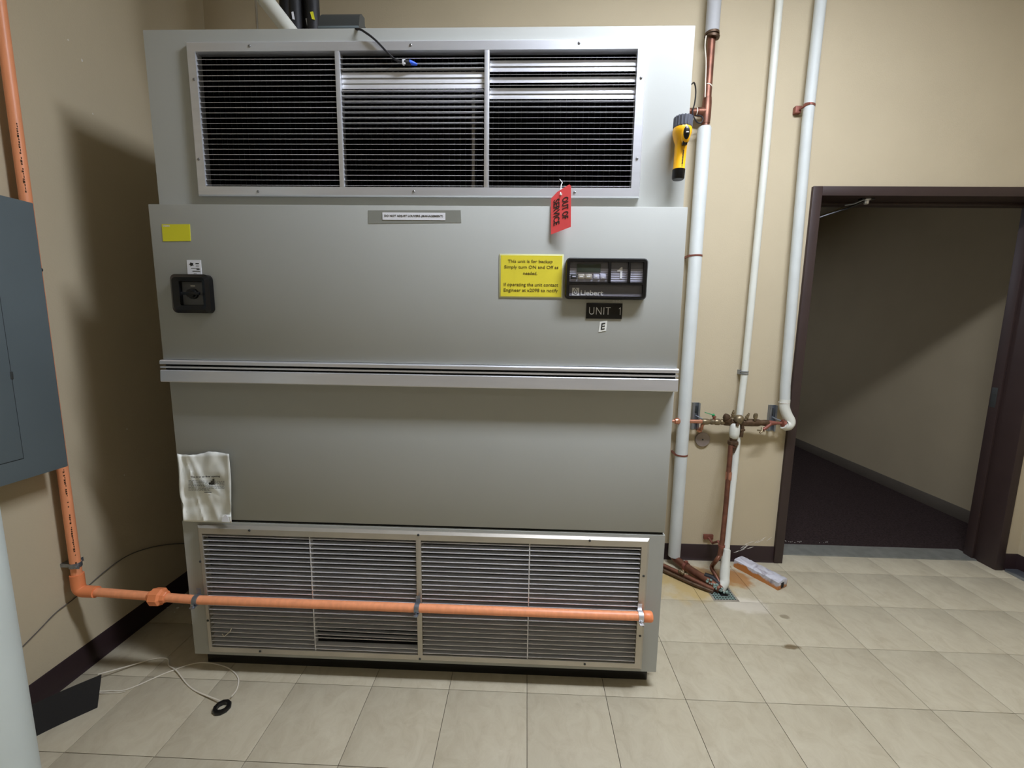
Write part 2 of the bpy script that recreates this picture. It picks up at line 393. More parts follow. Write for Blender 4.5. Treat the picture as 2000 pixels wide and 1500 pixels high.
# corridor
CX, CY = 3.28, 6.6
struct(MB().box(-.4, CX, YB+.15, CY, -.05, .004).build('floor_corridor', M['carpet'], smooth=False))
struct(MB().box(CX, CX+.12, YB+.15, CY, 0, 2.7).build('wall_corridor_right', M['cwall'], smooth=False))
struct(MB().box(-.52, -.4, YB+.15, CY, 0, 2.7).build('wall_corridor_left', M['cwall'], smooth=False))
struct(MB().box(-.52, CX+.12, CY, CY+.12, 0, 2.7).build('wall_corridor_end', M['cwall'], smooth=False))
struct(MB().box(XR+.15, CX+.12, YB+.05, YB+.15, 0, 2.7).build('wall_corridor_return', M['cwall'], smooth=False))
struct(MB().box(-.52, CX+.12, YB+.15, CY+.12, 2.7, 2.8).build('ceiling_corridor', M['ceil'], smooth=False))
bc = struct(MB().box(CX-.008, CX, YB+.15, CY, .004, .1, bev=.002).build('baseboard_corridor', M['corr_base']))
b = MB()
for k in range(16):
    x = 1.72+random.random()*.12 if k < 12 else 1.95+random.random()*.06; y = 1.27+random.uniform(-.012, .012); s = random.uniform(.002, .006)
    b.poly([(x, y, .0042), (x+s, y+.001, .0042), (x+s*1.4, y-.003, .0042), (x+.001, y-.002, .0042)], (0, 0, .0015))
tag(b.build('lint', M['scuff'], kind='stuff'), 'white specks of lint on the dark carpet just past the threshold', 'debris')

# ceiling fixtures (out of view above)
for k, ((lx, ly), ln, wd_, rad, cz) in enumerate(LAMPS):
    t = thing('ceiling_light', ['white strip light on the ceiling in front of the right half of the grey unit', 'white strip light on the ceiling further back in the room behind the camera', 'dim white light on the ceiling of the dark corridor'][k], 'light', (lx, ly, cz))
    fr = MB(); fr.box(lx-ln/2-.02, lx+ln/2+.02, ly-wd_/2-.01, ly+wd_/2+.01, cz-.03, cz-.0005, bev=.003)
    fr.box(lx-ln/2-.02, lx-ln/2, ly-wd_/2, ly+wd_/2, cz-.11, cz-.02).box(lx+ln/2, lx+ln/2+.02, ly-wd_/2, ly+wd_/2, cz-.11, cz-.02)
    fr.build('light_housing', M['ceil'], t)
    md = mat('lamp_lens', (255, 255, 255), .4, var=0, emit=rad)
    md.node_tree.nodes['Principled BSDF'].inputs['Emission Color'].default_value = LAMP_COL+(1,)
    h = wd_/2; q = [(ly-h, cz-.031), (ly-h, cz-.06), (ly-h*.8, cz-.09), (ly-h*.4, cz-.105), (ly+h*.4, cz-.105), (ly+h*.8, cz-.09), (ly+h, cz-.06), (ly+h, cz-.031)]
    MB().poly([(lx-ln/2, y, z) for y, z in q], (ln, 0, 0)).build('light_lens', md, t, smooth=False)

# ------------------------------------------------------------------ air conditioning unit
U = thing('air_conditioning_unit', 'large grey floor-standing computer room air conditioner with louvred grilles at top and bottom', 'air conditioner', (-.42, .5, 0))
x0, x1, yb_ = -1.345, .502, .9
def shell(xa, xb, ya, yb, za, zb, hx0, hx1, hz0, hz1, t=.012):
    m = MB()
    m.box(xa, xb, ya, ya+t, hz1, zb).box(xa, xb, ya, ya+t, za, hz0)
    m.box(xa, hx0, ya, ya+t, hz0, hz1).box(hx1, xb, ya, ya+t, hz0, hz1)
    m.box(xa, xa+t, ya+t, yb, za, zb).box(xb-t, xb, ya+t, yb, za, zb).box(xa+t, xb-t, yb-t, yb, za, zb)
    m.box(xa+t, xb-t, ya+t, yb-t, zb-t, zb).box(xa+t, xb-t, ya+t, yb-t, za, za+t)
    return m
def liner(xa, xb, ya, yb, za, zb, t=.006):
    m = MB()
    m.box(xa, xb, yb-t, yb, za, zb).box(xa, xa+t, ya, yb, za, zb).box(xb-t, xb, ya, yb, za, zb)
    m.box(xa, xb, ya, yb, za, za+t).box(xa, xb, ya, yb, zb-t, zb); return m
# upper cabinet
UH = (-1.172, .326, 1.876, 2.322)
shell(-1.349, x1, .075, yb_, 1.795, 2.39, *UH).build('upper_cabinet', M['unit'], U, smooth=True)
liner(-1.20, .35, .088, .42, 1.84, 2.35).build('upper_liner', M['black'], U, smooth=False)
def frame(ox0, ox1, oz0, oz1, ix0, ix1, iz0, iz1, yw, yf, lip, bev):
    """picture-frame casing: sloped outer edge, flat face, inner return"""
    m = MB(); R = []
    for (a0, a1, c0, c1, y) in ((ox0, ox1, oz0, oz1, yw), (ox0, ox1, oz0, oz1, yf+bev), (ox0+bev, ox1-bev, oz0+bev, oz1-bev, yf), (ix0, ix1, iz0, iz1, yf), (ix0, ix1, iz0, iz1, yf+lip)):
        R.append([m.b.verts.new(Vector(p)) for p in ((a0, y, c0), (a1, y, c0), (a1, y, c1), (a0, y, c1))])
    for a, b in zip(R, R[1:]):
        for i in range(4): m.b.faces.new((a[i], a[(i+1) % 4], b[(i+1) % 4], b[i]))
    return m
ug = frame(-1.194, .348, 1.852, 2.345, -1.163, .318, 1.883, 2.314, .0745, .060, .03, .004).build('upper_grille', M['alu'], U)
mull = MB().box(-.686, -.670, .060, .09, 1.883, 2.314, bev=.001).build('mullion', M['alu'], ug)
dup(mull, W[mull.name]+Vector((.502, 0, 0)), ug)
sec = [(-1.162, -.687), (-.669, -.185), (-.167, .317)]
sl = [MB().box(-(b-a)/2, (b-a)/2, -.010, .010, -.0007, .0007, bev=.0004).build('slat', M['slat'], ug, origin=(0, 0, 0)) for a, b in sec]
NS, z0s, dz = 25, 2.296, .01685
tilt = [{0: 27, 1: 26, 2: 26}, {0: 27, 1: 18, 2: 5, 3: 74, 4: 80, 5: 80, 6: 8, 7: 2, 8: 4, 9: 6, 10: 8, 11: 10, 12: 12, 13: 15}, {0: 30, 1: 78, 2: 76, 3: 28, 4: 76, 5: 24, 6: 78, 7: 76, 8: 12, 9: 15, 10: 17}]
for s_, (a, b) in enumerate(sec):
    for i in range(NS):
        c = Vector(((a+b)/2, .073, z0s-i*dz)); r = (math.radians(tilt[s_].get(i, 26.5-i*.42+random.uniform(-1, 1))), random.uniform(-.0012, .0012), 0)
        if i == 0: place(sl[s_], c, ug); sl[s_].rotation_euler = r
        else: dup(sl[s_], c, ug, rot=r)
bl = MB().box(-.0006, .0006, -.011, .011, -.2155, .2155).build('blade', M['blade'], ug, origin=(0, 0, 0)); first = True
for a, b in sec:
    n = 25
    for i in range(n):
        c = Vector((a+(i+.5)*(b-a)/n, .105, 2.0985))
        if first: place(bl, c, ug); first = False
        else: dup(bl, c, ug)
for px in (-.735, -.24):
    MB().box(px-.008, px+.008, .2, .22, 1.86, 2.34, bev=.001).build('inner_post', M['alu2'], ug)
def screws(pts, yv, parent, m):
    s0 = None
    for (x, z) in pts:
        if s0 is None:
            q = MB(); q.prof((0, 0, 0), (0, -1, 0), [(0, .0048), (.0012, .0048), (.0028, .003), (.003, .0005)], 10)
            q.box(-.0035, .0035, -.0034, -.0028, -.0005, .0005)
            s0 = q.build('screw', m, parent, origin=(0, 0, 0)); place(s0, (x, yv, z), parent)
        else: dup(s0, (x, yv, z), parent, rot=(0, random.uniform(0, 3), 0))
def pxz(l, y): return [(P(u, v, 1, y).x, P(u, v, 1, y).z) for u, v in l]
screws(pxz([(487, 90), (802, 88), (1131, 84), (1252, 152), (1244, 310), (504, 374), (808, 374), (1122, 376), (379, 155), (388, 311)], .06), .0605, ug, M['screw'])

# front door panel, trim band
dpn = MB().box(-1.343, .499, .02, .08, 1.275, 1.812, bev=.002).build('door_panel', M['unit'], U)
pr = [(.07, 1.195), (.002, 1.195), (0, 1.198), (.003, 1.236), (.006, 1.2385), (.03, 1.2385), (.03, 1.2455), (.004, 1.2455), (.004, 1.2515), (.03, 1.2515), (.03, 1.2595), (.003, 1.2595), (.003, 1.270), (.008, 1.274), (.07, 1.274)]
MB().poly([(-1.343, y, z) for y, z in pr], (1.843, 0, 0)).build('trim_band', M['alu'], U, smooth=False)
MB().box(-1.341, .497, .026, .029, 1.2386, 1.2454).box(-1.341, .497, .026, .029, 1.2516, 1.2594).build('trim_groove', M['black'], U, smooth=False)
# lower panels
MB().box(x0, x1, .04, .07, .656, 1.2, bev=.002).build('lower_panel', M['unit'], U)
MB().box(x0+.004, x1-.004, .05, yb_, .64, .66).build('panel_gap', M['black'], U, smooth=False)
LH = (-1.268, .423, .116, .612)
lc = shell(x0-.003, x1+.002, .04, yb_, .077, .6455, *LH); lc.build('lower_cabinet', M['unit'], U)
MB().box(x0+.002, x1-.002, .07, yb_, .66, 1.795).build('cabinet_core', M['unit'], U, smooth=False)
liner(-1.29, .45, .053, .3, .09, .63).build('lower_liner', M['black'], U, smooth=False)
MB().box(-1.28, .44, .085, .1, .1, .62).build('air_filter', M['filter'], U, smooth=False)
MB().box(-1.335, .485, .085, .88, 0, .0768, bev=.002).build('toe_kick', M['plastic'], U)
lg = frame(-1.283, .445, .094, .636, -1.262, .415, .123, .604, .0395, .024, .03, .009)
lg = lg.build('lower_grille', M['alu2'], U, smooth=False)
MB().box(-.432, -.413, .0235, .06, .123, .604, bev=.001).build('mullion', M['alu2'], lg)
tm = MB().box(-.845, -.841, .0275, .05, .123, .604, bev=.0006).build('thin_mullion', M['slat'], lg)
dup(tm, W[tm.name]+Vector((.842, 0, 0)), lg)
cols = [(-1.261, -.8455), (-.8405, -.433), (-.412, -.0035), (.0015, .414)]
NL = 25; zt = .5945; dz2 = .0193
for ci, (a, b) in enumerate(cols):
    proto = MB().box(-(b-a)/2, (b-a)/2, -.0095, .0095, -.0006, .0006).box(-(b-a)/2, (b-a)/2, -.0125, -.0095, -.0013, .0009).build('slat', M['slat'], lg, origin=(0, 0, 0))
    for i in range(NL):
        c = Vector(((a+b)/2, .0385, zt-i*dz2)); r = [math.radians(random.uniform(-3, 3)), random.uniform(-.0016, .0016), 0]
        if ci == 1 and i in (20, 21): r[1] = [.012, .010][i-20]; r[0] += -.25
        if ci == 1 and i == 22: c.z += .004; r[0] = -.5
        if ci == 1 and i == 23: c.z -= .003
        if ci == 0 and i == 21: r[1] = .006
        if i == 0: place(proto, c, lg); proto.rotation_euler = r
        else: dup(proto, c, lg, rot=r)
screws(pxz([(487, 1036), (817, 1045), (1152, 1056), (1257, 1125), (1250, 1242), (820, 1287), (1142, 1297), (391, 1097), (406, 1212), (508, 1272), (1256, 1222)], .024), .0245, lg, M['dgrey'])
MB().tube([P(453, 1226, 1, .028), P(449, 1234, 1, .024), P(438, 1243, 1, .028), P(434, 1238, 1, .03)], .0018, 6).build('clip', M['cord'], lg)

# control panel (part of the unit)
def rrect(xa, xb, za, zb, r, n=5):
    out = []
    for cx_, cz_, a0 in ((xb-r, zb-r, 0), (xa+r, zb-r, 90), (xa+r, za+r, 180), (xb-r, za+r, 270)):
        for k in range(n+1):
            a = math.radians(a0+90*k/n); out.append((cx_+r*math.cos(a), cz_+r*math.sin(a)))
    return out
def bezel(xa, xb, za, zb, r, yw, yf, holes):
    """rounded bezel made of an outer rounded slab whose cells are recessed by ribs"""
    m = MB()
    m.poly([(x, yw-.003, z) for x, z in rrect(xa, xb, za, zb, r)], (0, .004, 0))
    return m
cx0, cx1, cz0, cz1 = .100, .374, 1.507, 1.643
cp = MB()
out = rrect(cx0, cx1, cz0, cz1, .014); inn = rrect(cx0+.004, cx1-.004, cz0+.004, cz1-.004, .012); hol = rrect(.1135, .360, 1.5165, 1.630, .003)
R = []
for ring, y in ((out, .0195), (out, .004), (inn, -.002), (hol, -.002), (hol, .012)):
    R.append([cp.b.verts.new((x, y, z)) for x, z in ring])
n = len(out)
for a, b in zip(R, R[1:]):
    for i in range(n): cp.b.faces.new((a[i], a[(i+1) % n], b[(i+1) % n], b[i]))
cp.b.faces.new(R[-1])
cp.box(.112, .361, -.0015, .013, 1.5555, 1.5635).box(.2435, .2515, -.0015, .013, 1.56, 1.631).box(.309, .3165, -.0015, .013, 1.56, 1.631)
cpo = cp.build('control_panel', M['plastic'], U)
def striped(xa, xb, za, zb, nm, mid=.6):
    h = zb-za; m1 = MB().box(xa, xb, .009, .0125, za, za+h*mid).build(nm, M['ctlg'], cpo, smooth=False)
    MB().box(xa, xb, .009, .0125, za+h*mid, zb).build(nm, M['ctld'], cpo, smooth=False)
    s = MB(); k = 9
    for i in range(k): s.box(xa, xb, .0084, .0092, za+h*(i+.5)/k-.0006, za+h*(i+.5)/k+.0006)
    s.build('pinstripes', M['ctld'], cpo, smooth=False)
striped(.1135, .2435, 1.5635, 1.63, 'control_face', .68)
striped(.2515, .309, 1.5635, 1.63, 'number_face', .66)
striped(.3165, .360, 1.5635, 1.63, 'blank_face', .66)
striped(.1135, .360, 1.5165, 1.5555, 'name_face', .22)
MB().box(.138, .2175, .005, .010, 1.5955, 1.6235, bev=.001).build('display', M['lcd'], cpo)
for k, (xa, xb, mm) in enumerate(((.1185, .139, 'dgrey'), (.1425, .1645, 'alu2'), (.1665, .189, 'alu2'), (.194, .213, 'ctlg'), (.217, .236, 'ctlg'))):
    bt = MB().box(xa, xb, .0045, .010, 1.5745, 1.5895, bev=.0012).build('button', M[mm], cpo)
    if k > 2:
        xm = (xa+xb)/2; MB().poly([(xm-.004, .0044, 1.5800), (xm+.004, .0044, 1.5800), (xm, .0044, 1.5875 if k == 3 else 1.5765)], (0, -.0004, 0)).build('arrow_mark', M['inkw'], bt)
    else: MB().box((xa+xb)/2-.006, (xa+xb)/2+.006, .0040, .0046, 1.580, 1.5835).build('button_mark', M['inkw' if k else 'ctlg'], bt)
MB().poly([(.2835, .0075, 1.5765), (.2905, .0075, 1.5765), (.2905, .0075, 1.614), (.2855, .0075, 1.614), (.280, .0075, 1.6075), (.2735, .0075, 1.604), (.2735, .0075, 1.5995), (.2835, .0075, 1.6005)], (0, .0012, 0)).build('numeral', M['inkw'], cpo, smooth=False)
text('brand_lettering', 'Liebert', (.1535, .008, 1.5195), X, Z, .076, .0175, M['inkw'], cpo, bold=.025)
def flame(cx_, cz_, rw, rh, y, dy=.0006, n=24):
    return [(cx_+rw*math.sin(t)*(1 if math.cos(t) < 0 else max(0, 1-abs(math.cos(t)))**.6), y, cz_-(rw if math.cos(t) < 0 else 0)*0+(rh*math.cos(t) if math.cos(t) > 0 else rw*math.cos(t))) for t in [2*PI*k/n for k in range(n)]]
em = MB().box(.1245, .1480, .0078, .0090, 1.5190, 1.5445).build('emblem', M['inkw'], cpo, smooth=False)
MB().poly(flame(.1362, 1.5305, .0088, .0150, .0074), (0, .0006, 0)).build('emblem_ring', M['ctld'], cpo, smooth=False)
MB().poly(flame(.1362, 1.5305, .0060, .0105, .0070), (0, .0006, 0)).build('emblem_flame', M['inkw'], cpo, smooth=False)
MB().poly(flame(.1362, 1.5300, .0028, .0065, .0066), (0, .0006, 0)).build('emblem_core', M['ctld'], cpo, smooth=False)
text('small_marking', '0-0-0', (.2665, .0194, 1.4985), X, Z, .024, .006, M['inkw'], U)

# disconnect switch (part of the unit)
dso = rrect(-1.273, -1.134, 1.442, 1.575, .018); dsi = rrect(-1.262, -1.145, 1.453, 1.564, .014); dsh = rrect(-1.240, -1.157, 1.468, 1.551, .004)
dm = MB(); R = []
for ring, y in ((dso, .0195), (dso, .0), (dsi, -.008), (dsh, -.004), (dsh, .012)):
    R.append([dm.b.verts.new((x, y, z)) for x, z in ring])
n = len(dso)
for a, b in zip(R, R[1:]):
    for i in range(n): dm.b.faces.new((a[i], a[(i+1) % n], b[(i+1) % n], b[i]))
dm.b.faces.new(R[-1])
ds = dm.build('disconnect_switch', M['plastic'], U)
MB().box(-1.239, -1.158, .008, .0125, 1.469, 1.550, bev=.001).build('switch_plate', M['plasticg'], ds)
kb = MB().prof((-1.199, .0085, 1.509), (-1.199, -.2, 1.509), [(0, .019), (.008, .018), (.009, .015), (.018, .014)], 20)
kb.box(-1.228, -1.165, -.014, -.003, 1.504, 1.514, bev=.002); kb.build('knob', M['plastic'], ds)
MB().prof((-1.234+.004, .0085, 1.511), (-1.230, -.2, 1.511), [(0, .004), (.004, .004), (.005, .002)], 10).build('indicator', M['screw'], ds)
MB().box(-1.207, -1.191, .0072, .0082, 1.534, 1.538).build('plate_mark', M['alu2'], ds)

# ------------------------------------------------------------------ stickers, signs on the unit
YD = .0200  # door face
ys = thing('yellow_sign', 'yellow paper sign in a clear sleeve reading This unit is for backup', 'sign', (-.016, .019, 1.512))
MB().box(-.125, .093, .0178, YD, 1.510, 1.656, bev=.0006).build('sleeve', M['clear'], ys)
MB().box(-.120, .0885, .0168, .0179, 1.514, 1.651).build('sheet', M['yellow'], ys, smooth=False)
for s, xa, wd, z, h in (('This unit is for backup', -.096, .152, 1.6235, .0135), ('Simply turn ON and Off as', -.108, .184, 1.6045, .0135), ('needed.', -.043, .048, 1.5870, .0105),
                        ('If operating the unit contact', -.109, .186, 1.5455, .0145), ('Engineer at x2098 to notify', -.109, .186, 1.5265, .0145)):
    text('lettering', s, (xa, .0166, z), X, Z, wd, h, M['inkd'], ys, bold=.004)
st = thing('yellow_sticker', 'small blank yellow-green sticker at the upper left corner of the unit door', 'sticker', (-1.251, .0195, 1.688))
MB().poly([(-1.301, .0188, 1.688), (-1.202, .0188, 1.690), (-1.200, .0188, 1.746), (-1.300, .0188, 1.745)], (0, .0012, 0)).build('card', M['yellowc'], st, smooth=False)
b = MB()
for k in range(5): b.box(-1.296+k*.005, -1.2925+k*.005, .0184, .019, 1.737, 1.742)
b.build('print', M['scuff'], st, smooth=False)
ws = thing('white_label', 'long narrow white label reading DO NOT ADJUST LOUVERS on grey tape', 'label', (-.418, .0195, 1.764))
MB().poly([(-.575, .0193, 1.752), (-.256, .0193, 1.757), (-.258, .0193, 1.7975), (-.574, .0193, 1.795)], (0, .0007, 0)).build('tape', M['tape'], ws, smooth=False)
MB().box(-.525, -.310, .0183, .0194, 1.7645, 1.7885).build('strip', M['white'], ws, smooth=False)
text('lettering', 'DO NOT ADJUST LOUVERS (MANAGEMENT)', (-.518, .0181, 1.7725), X, Z, .200, .0085, M['ink'], ws, bold=.01)
ss = thing('white_sticker', 'small white sticker with a black emblem just above the black disconnect switch', 'sticker', (-1.197, .0195, 1.575))
MB().poly([(-1.223, .0188, 1.5745), (-1.172, .0188, 1.5745), (-1.172, .0188, 1.6255), (-1.222, .0188, 1.6255)], (0, .0012, 0)).build('sheet', M['white'], ss, smooth=False)
b = MB()
b.poly([(-1.206+.009*math.cos(a)*(1 if k % 2 else .6), .0184, 1.611+.0075*math.sin(a)*(1 if k % 2 else .6)) for k, a in enumerate([q*PI/5 for q in range(10)])], (0, .0005, 0))
for xa, xb, z, h in ((-1.191, -1.179, 1.612, .003), (-1.190, -1.180, 1.605, .0015), (-1.208, -1.178, 1.597, .0015), (-1.189, -1.178, 1.5925, .003), (-1.204, -1.177, 1.5865, .0022), (-1.200, -1.190, 1.579, .001)):
    b.box(xa, xb, .0184, .019, z, z+h)
b.build('print', M['ink'], ss, smooth=False)
pl = thing('unit_nameplate', 'black engraved plate reading UNIT 1 under the control panel', 'sign', (.237, .0195, 1.442))
MB().box(.176, .299, .0170, YD, 1.442, 1.495, bev=.0008).build('plate', M['plastic'], pl)
text('lettering', 'UNIT', (.186, .0166, 1.456), X, Z, .073, .025, M['inkw'], pl, bold=-.012, spacing=1.1)
MB().poly([(.2915, .0164, 1.456), (.2930, .0164, 1.456), (.2930, .0164, 1.481), (.2918, .0164, 1.481), (.2872, .0164, 1.4770), (.2878, .0164, 1.4757), (.2915, .0164, 1.4788)], (0, .0008, 0)).build('numeral', M['inkw'], pl, smooth=False)
le = thing('letter_sticker', 'small tilted cream sticker with a black letter E below the nameplate', 'sticker', (.235, .0195, 1.398))
a = .17; ex = Vector((math.cos(a), 0, math.sin(a))); ez = Vector((.08, 0, 1)).normalized(); o = Vector((.2215, .0188, 1.3965))
MB().poly([o, o+ex*.026, o+ex*.026+ez*.035, o+ez*.035], (0, .0012, 0)).build('card', M['paper'], le, smooth=False)
text('lettering', 'E', o+ex*.0065+ez*.006-Y*.0002, ex, ez, .0135, .023, M['ink'], le, bold=.02)

# out of service tag hanging by a tie
tg = thing('out_of_service_tag', 'red card tag reading OUT OF SERVICE hanging by a white tie from the upper grille', 'tag', tuple(P(1096, 410, 1, 0)))
BL, TL = P(1076, 458, 1, .012), P(1076, 385, 1, .018); BR, TR = P(1115, 443, 1, -.012), P(1113, 360, 1, 0)
ex = (BR-BL).normalized(); ez = (TL-BL).normalized(); ht = (TL-BL).length+.012; wd = (BR-BL).length
nrm = ex.cross(ez).normalized()
TLx, TRx = BL+ez*ht, BR+ez*ht
q = [BL, BR, BR+ez*(ht-.004)-ex*0, BR+ez*(ht+.004)-ex*.006, BL+ez*(ht-.004)+ex*.022, BL+ez*(ht-.017)]
MB().poly(q, nrm*-.0006).build('card', M['red'], tg, smooth=False)
text('lettering', 'OUT OF', BL+ex*wd*.565+ez*(ht*.765), -ez, ex, ht*.52, wd*.31, M['ink'], tg, bold=.02, depth=.0008)
text('lettering', 'SERVICE', BL+ex*wd*.13+ez*(ht*.80), -ez, ex, ht*.62, wd*.31, M['ink'], tg, bold=.02, depth=.0008)
hc = BL+ex*wd*.5+ez*(ht-.016)
MB().ringband(hc+nrm*.0008, hc-nrm*.0008, .0045, .002, 14).build('eyelet', M['scuff'], tg)
MB().tube(spline([hc-nrm*.002, hc+nrm*.003, P(1096, 362, 1, .03), P(1098, 357, 1, .052), P(1094, 351, 1, .066), P(1093, 350, 1, .072)]), .0013, 6).build('tie', M['white'], tg)

# flashlight held on the corner of the upper cabinet
fo = Vector(P(1335, 229, 1, .038)); fe = Vector(P(1324, 351, 1, .040)); fL = (fe-fo).length
ft = thing('flashlight', 'yellow flashlight with grey ribbed head hanging on the right edge of the grey unit', 'flashlight', tuple(fe))
fd = (fe-fo).normalized()
def along(t): return fo+fd*t
hd = MB().prof(fo, fe, [(0, .026), (.003, .029), (.030, .0275), (.036, .027)], 28)
ux = fd.orthogonal().normalized(); uy = fd.cross(ux)
for k in range(18):
    a = 2*PI*k/18; p = (ux*math.cos(a)+uy*math.sin(a))
    hd.tube([along(.001)+p*.0275, along(.032)+p*.0275], .0028, 6)
hd.build('head', M['tg'], ft)
MB().prof(fo, fe, [(.034, .0285), (.04, .0305), (.052, .0295), (.072, .0235), (.082, .0195), (fL*.55, .019), (fL-.036, .0185), (fL-.033, .0195), (fL-.030, .0195)], 28).build('barrel', M['ty'], ft)
MB().prof(fo, fe, [(fL-.031, .0205), (fL-.004, .0195), (fL, .017)], 28).build('end_cap', M['plastic'], ft)
sw = Vector(P(1338, 262, 1, .006)); 
sb = MB(); sb.sphere(along(.062)+Vector((.004, -.024, 0)), .0155, 1, .75, 2.0); sb.build('switch_housing', M['ty'], ft)
sk = MB(); sk.sphere(along(.060)+Vector((.004, -.032, 0)), .0105, 1, .6, 2.0); sk.box(-.0075, .0075, -.006, .006, -.01, .01, bev=.002, M=Matrix.Translation(along(.085)+Vector((.003, -.024, 0)))); 
sk.build('switch', M['plastic'], ft)
MB().box(-.004, .004, -.002, .002, -.0012, .0012, M=Matrix.Translation(along(.061)+Vector((.004, -.0395, 0)))).build('switch_mark', M['inkw'], ft)
b = MB()
for k in range(13):
    c = along(.108+k*.0033)+Vector((.0035, -.0186, 0)); b.box(-.0022+(k % 3)*.0004, .0022, -.0006, .0006, -.0011, .0011, M=Matrix.Translation(c))
for k in range(6):
    c = along(.152+k*.003)+Vector((.0035, -.0184, 0)); b.box(-.0008, .0008, -.0006, .0006, -.0011, .0011, M=Matrix.Translation(c))
b.build('print', M['ink'], ft, smooth=False)

# torn paper pouch taped to the lower panel
pp = thing('torn_paper_notice', 'crumpled torn white paper notice taped to the lower left of the unit', 'paper', (-1.24, .035, .65))
b = MB(); G = []; NU, NV = 26, 34
import mathutils
def nz(x, y, s=0): return mathutils.noise.noise(Vector((x, y, s)))
for j in range(NV+1):
    row = []
    for i in range(NU+1):
        u_, v_ = i/NU, j/NV
        px = (346*(1-u_)+447*u_)*(1-v_)+(357*(1-u_)+454*u_)*v_
        py = (889*(1-u_)+888*u_)*(1-v_)+(1018*(1-u_)+1021*u_)*v_
        if j == 0: py += 3*math.sin(u_*PI*2.2)-3+2*nz(u_*9, 3)
        if i == 0: px += 2.5*math.sin(v_*9)*.6-2*(v_ > .5)*0+3*math.exp(-((v_-.75)/.06)**2)
        if i == NU: px += 1.5*math.sin(v_*5)
        d = .012+.006*nz(u_*3, v_*4)+.004*nz(u_*7+2*v_, v_*6, 4)
        d += .010*math.exp(-(u_/.06)**2)+.009*math.exp(-((1-u_)/.06)**2)*(v_ < .8)
        d += .004*math.exp(-((u_-.25-.5*v_)/.05)**2)+.004*math.exp(-((u_-.15-.28*v_)/.03)**2)
        if v_ > .9 and u_ > .78: d += .006
        row.append(b.b.verts.new(P(px, py, 1, .040-max(d, .002))))
    G.append(row)
for j in range(NV):
    for i in range(NU):
        if (i, j) in ((15, 14), (16, 14), (17, 14), (16, 13), (17, 13), (17, 12)): continue
        b.b.faces.new((G[j][i], G[j][i+1], G[j+1][i+1], G[j+1][i]))
sheet = b.build('sheet', M['paper'], pp)
so = sheet.modifiers.new('solid', 'SOLIDIFY'); so.thickness = .0008
def onp(u, v): return P(u, v, 1, .0215)
a0, a1 = onp(374, 933.5), onp(431, 932)
text('lettering', 'This is an air flow opening', a0+Vector((0, -.0035, 0)), a1-a0, Z, (a1-a0).length, .0085, M['ink'], pp, bold=.01)
b = MB()
for k in range(9):
    v = 938+k*2.35; xa, xb = onp(369, v), onp(439 if k < 7 else 410, v)
    x = xa.x
    while x < xb.x:
        l = random.uniform(.004, .012); b.box(x, min(x+l, xb.x), xa.y-.0028, xa.y-.0020, xa.z-.0006, xa.z+.0006); x += l+.0022
xa, xb = onp(400, 961), onp(414, 962); b.box(xa.x, xb.x, xa.y-.003, xa.y-.002, xa.z-.001, xa.z+.001)
b.build('print', M['ink'], pp, smooth=False)
MB().poly([P(433, 1019, 1, .013), P(448, 1020, 1, .013), P(444, 1008, 1, .015), P(440, 1005, 1, .015), P(434, 1012, 1, .014)], (0, .0015, 0)).build('torn_flap', M['white'], pp, smooth=False)

# ------------------------------------------------------------------ orange pipe
OR = .0165
op = thing('orange_pipe', 'orange plastic pipe running down the left wall and across the lower grille', 'pipe', (-1.755, 0, .36))
px_, py_ = -1.755, 0.0
MB().cyl((px_, py_, .40), (px_, py_, CEIL), OR, 24).build('vertical_pipe', M['orange'], op)
b = MB(); b.tube([(px_, py_, .435), (px_, py_, .385)]+[(px_+.022*(1-math.cos(t)), py_, .385-.022*math.sin(t)) for t in [k*PI/12 for k in range(1, 7)]]+[(px_+.07, py_, .3625)], .0215, 22)
b.build('elbow', M['orangef'], op)
lx0 = Vector((px_+.05, 0, .3625)); lx1 = Vector((.452, 0, .342))
MB().tube([lx0, Vector((-1.28, 0, .344)), lx1], OR*.98, 24).build('horizontal_pipe', M['orange'], op)
un = Vector((-1.44, 0, .3515))
u2 = MB(); u2.prof(un-X*.034, un+X*.04, [(0, .019), (.004, .022), (.012, .024), (.018, .033), (.05, .033), (.056, .024), (.068, .022), (.072, .019)], 8)
u2.build('union_fitting', M['orangef'], op, smooth=False)
MB().prof(lx1-X*.022, lx1+X, [(0, .019), (.002, .0205), (.026, .0205), (.032, .017), (.034, .010)], 22).build('end_cap', M['orangef'], op)
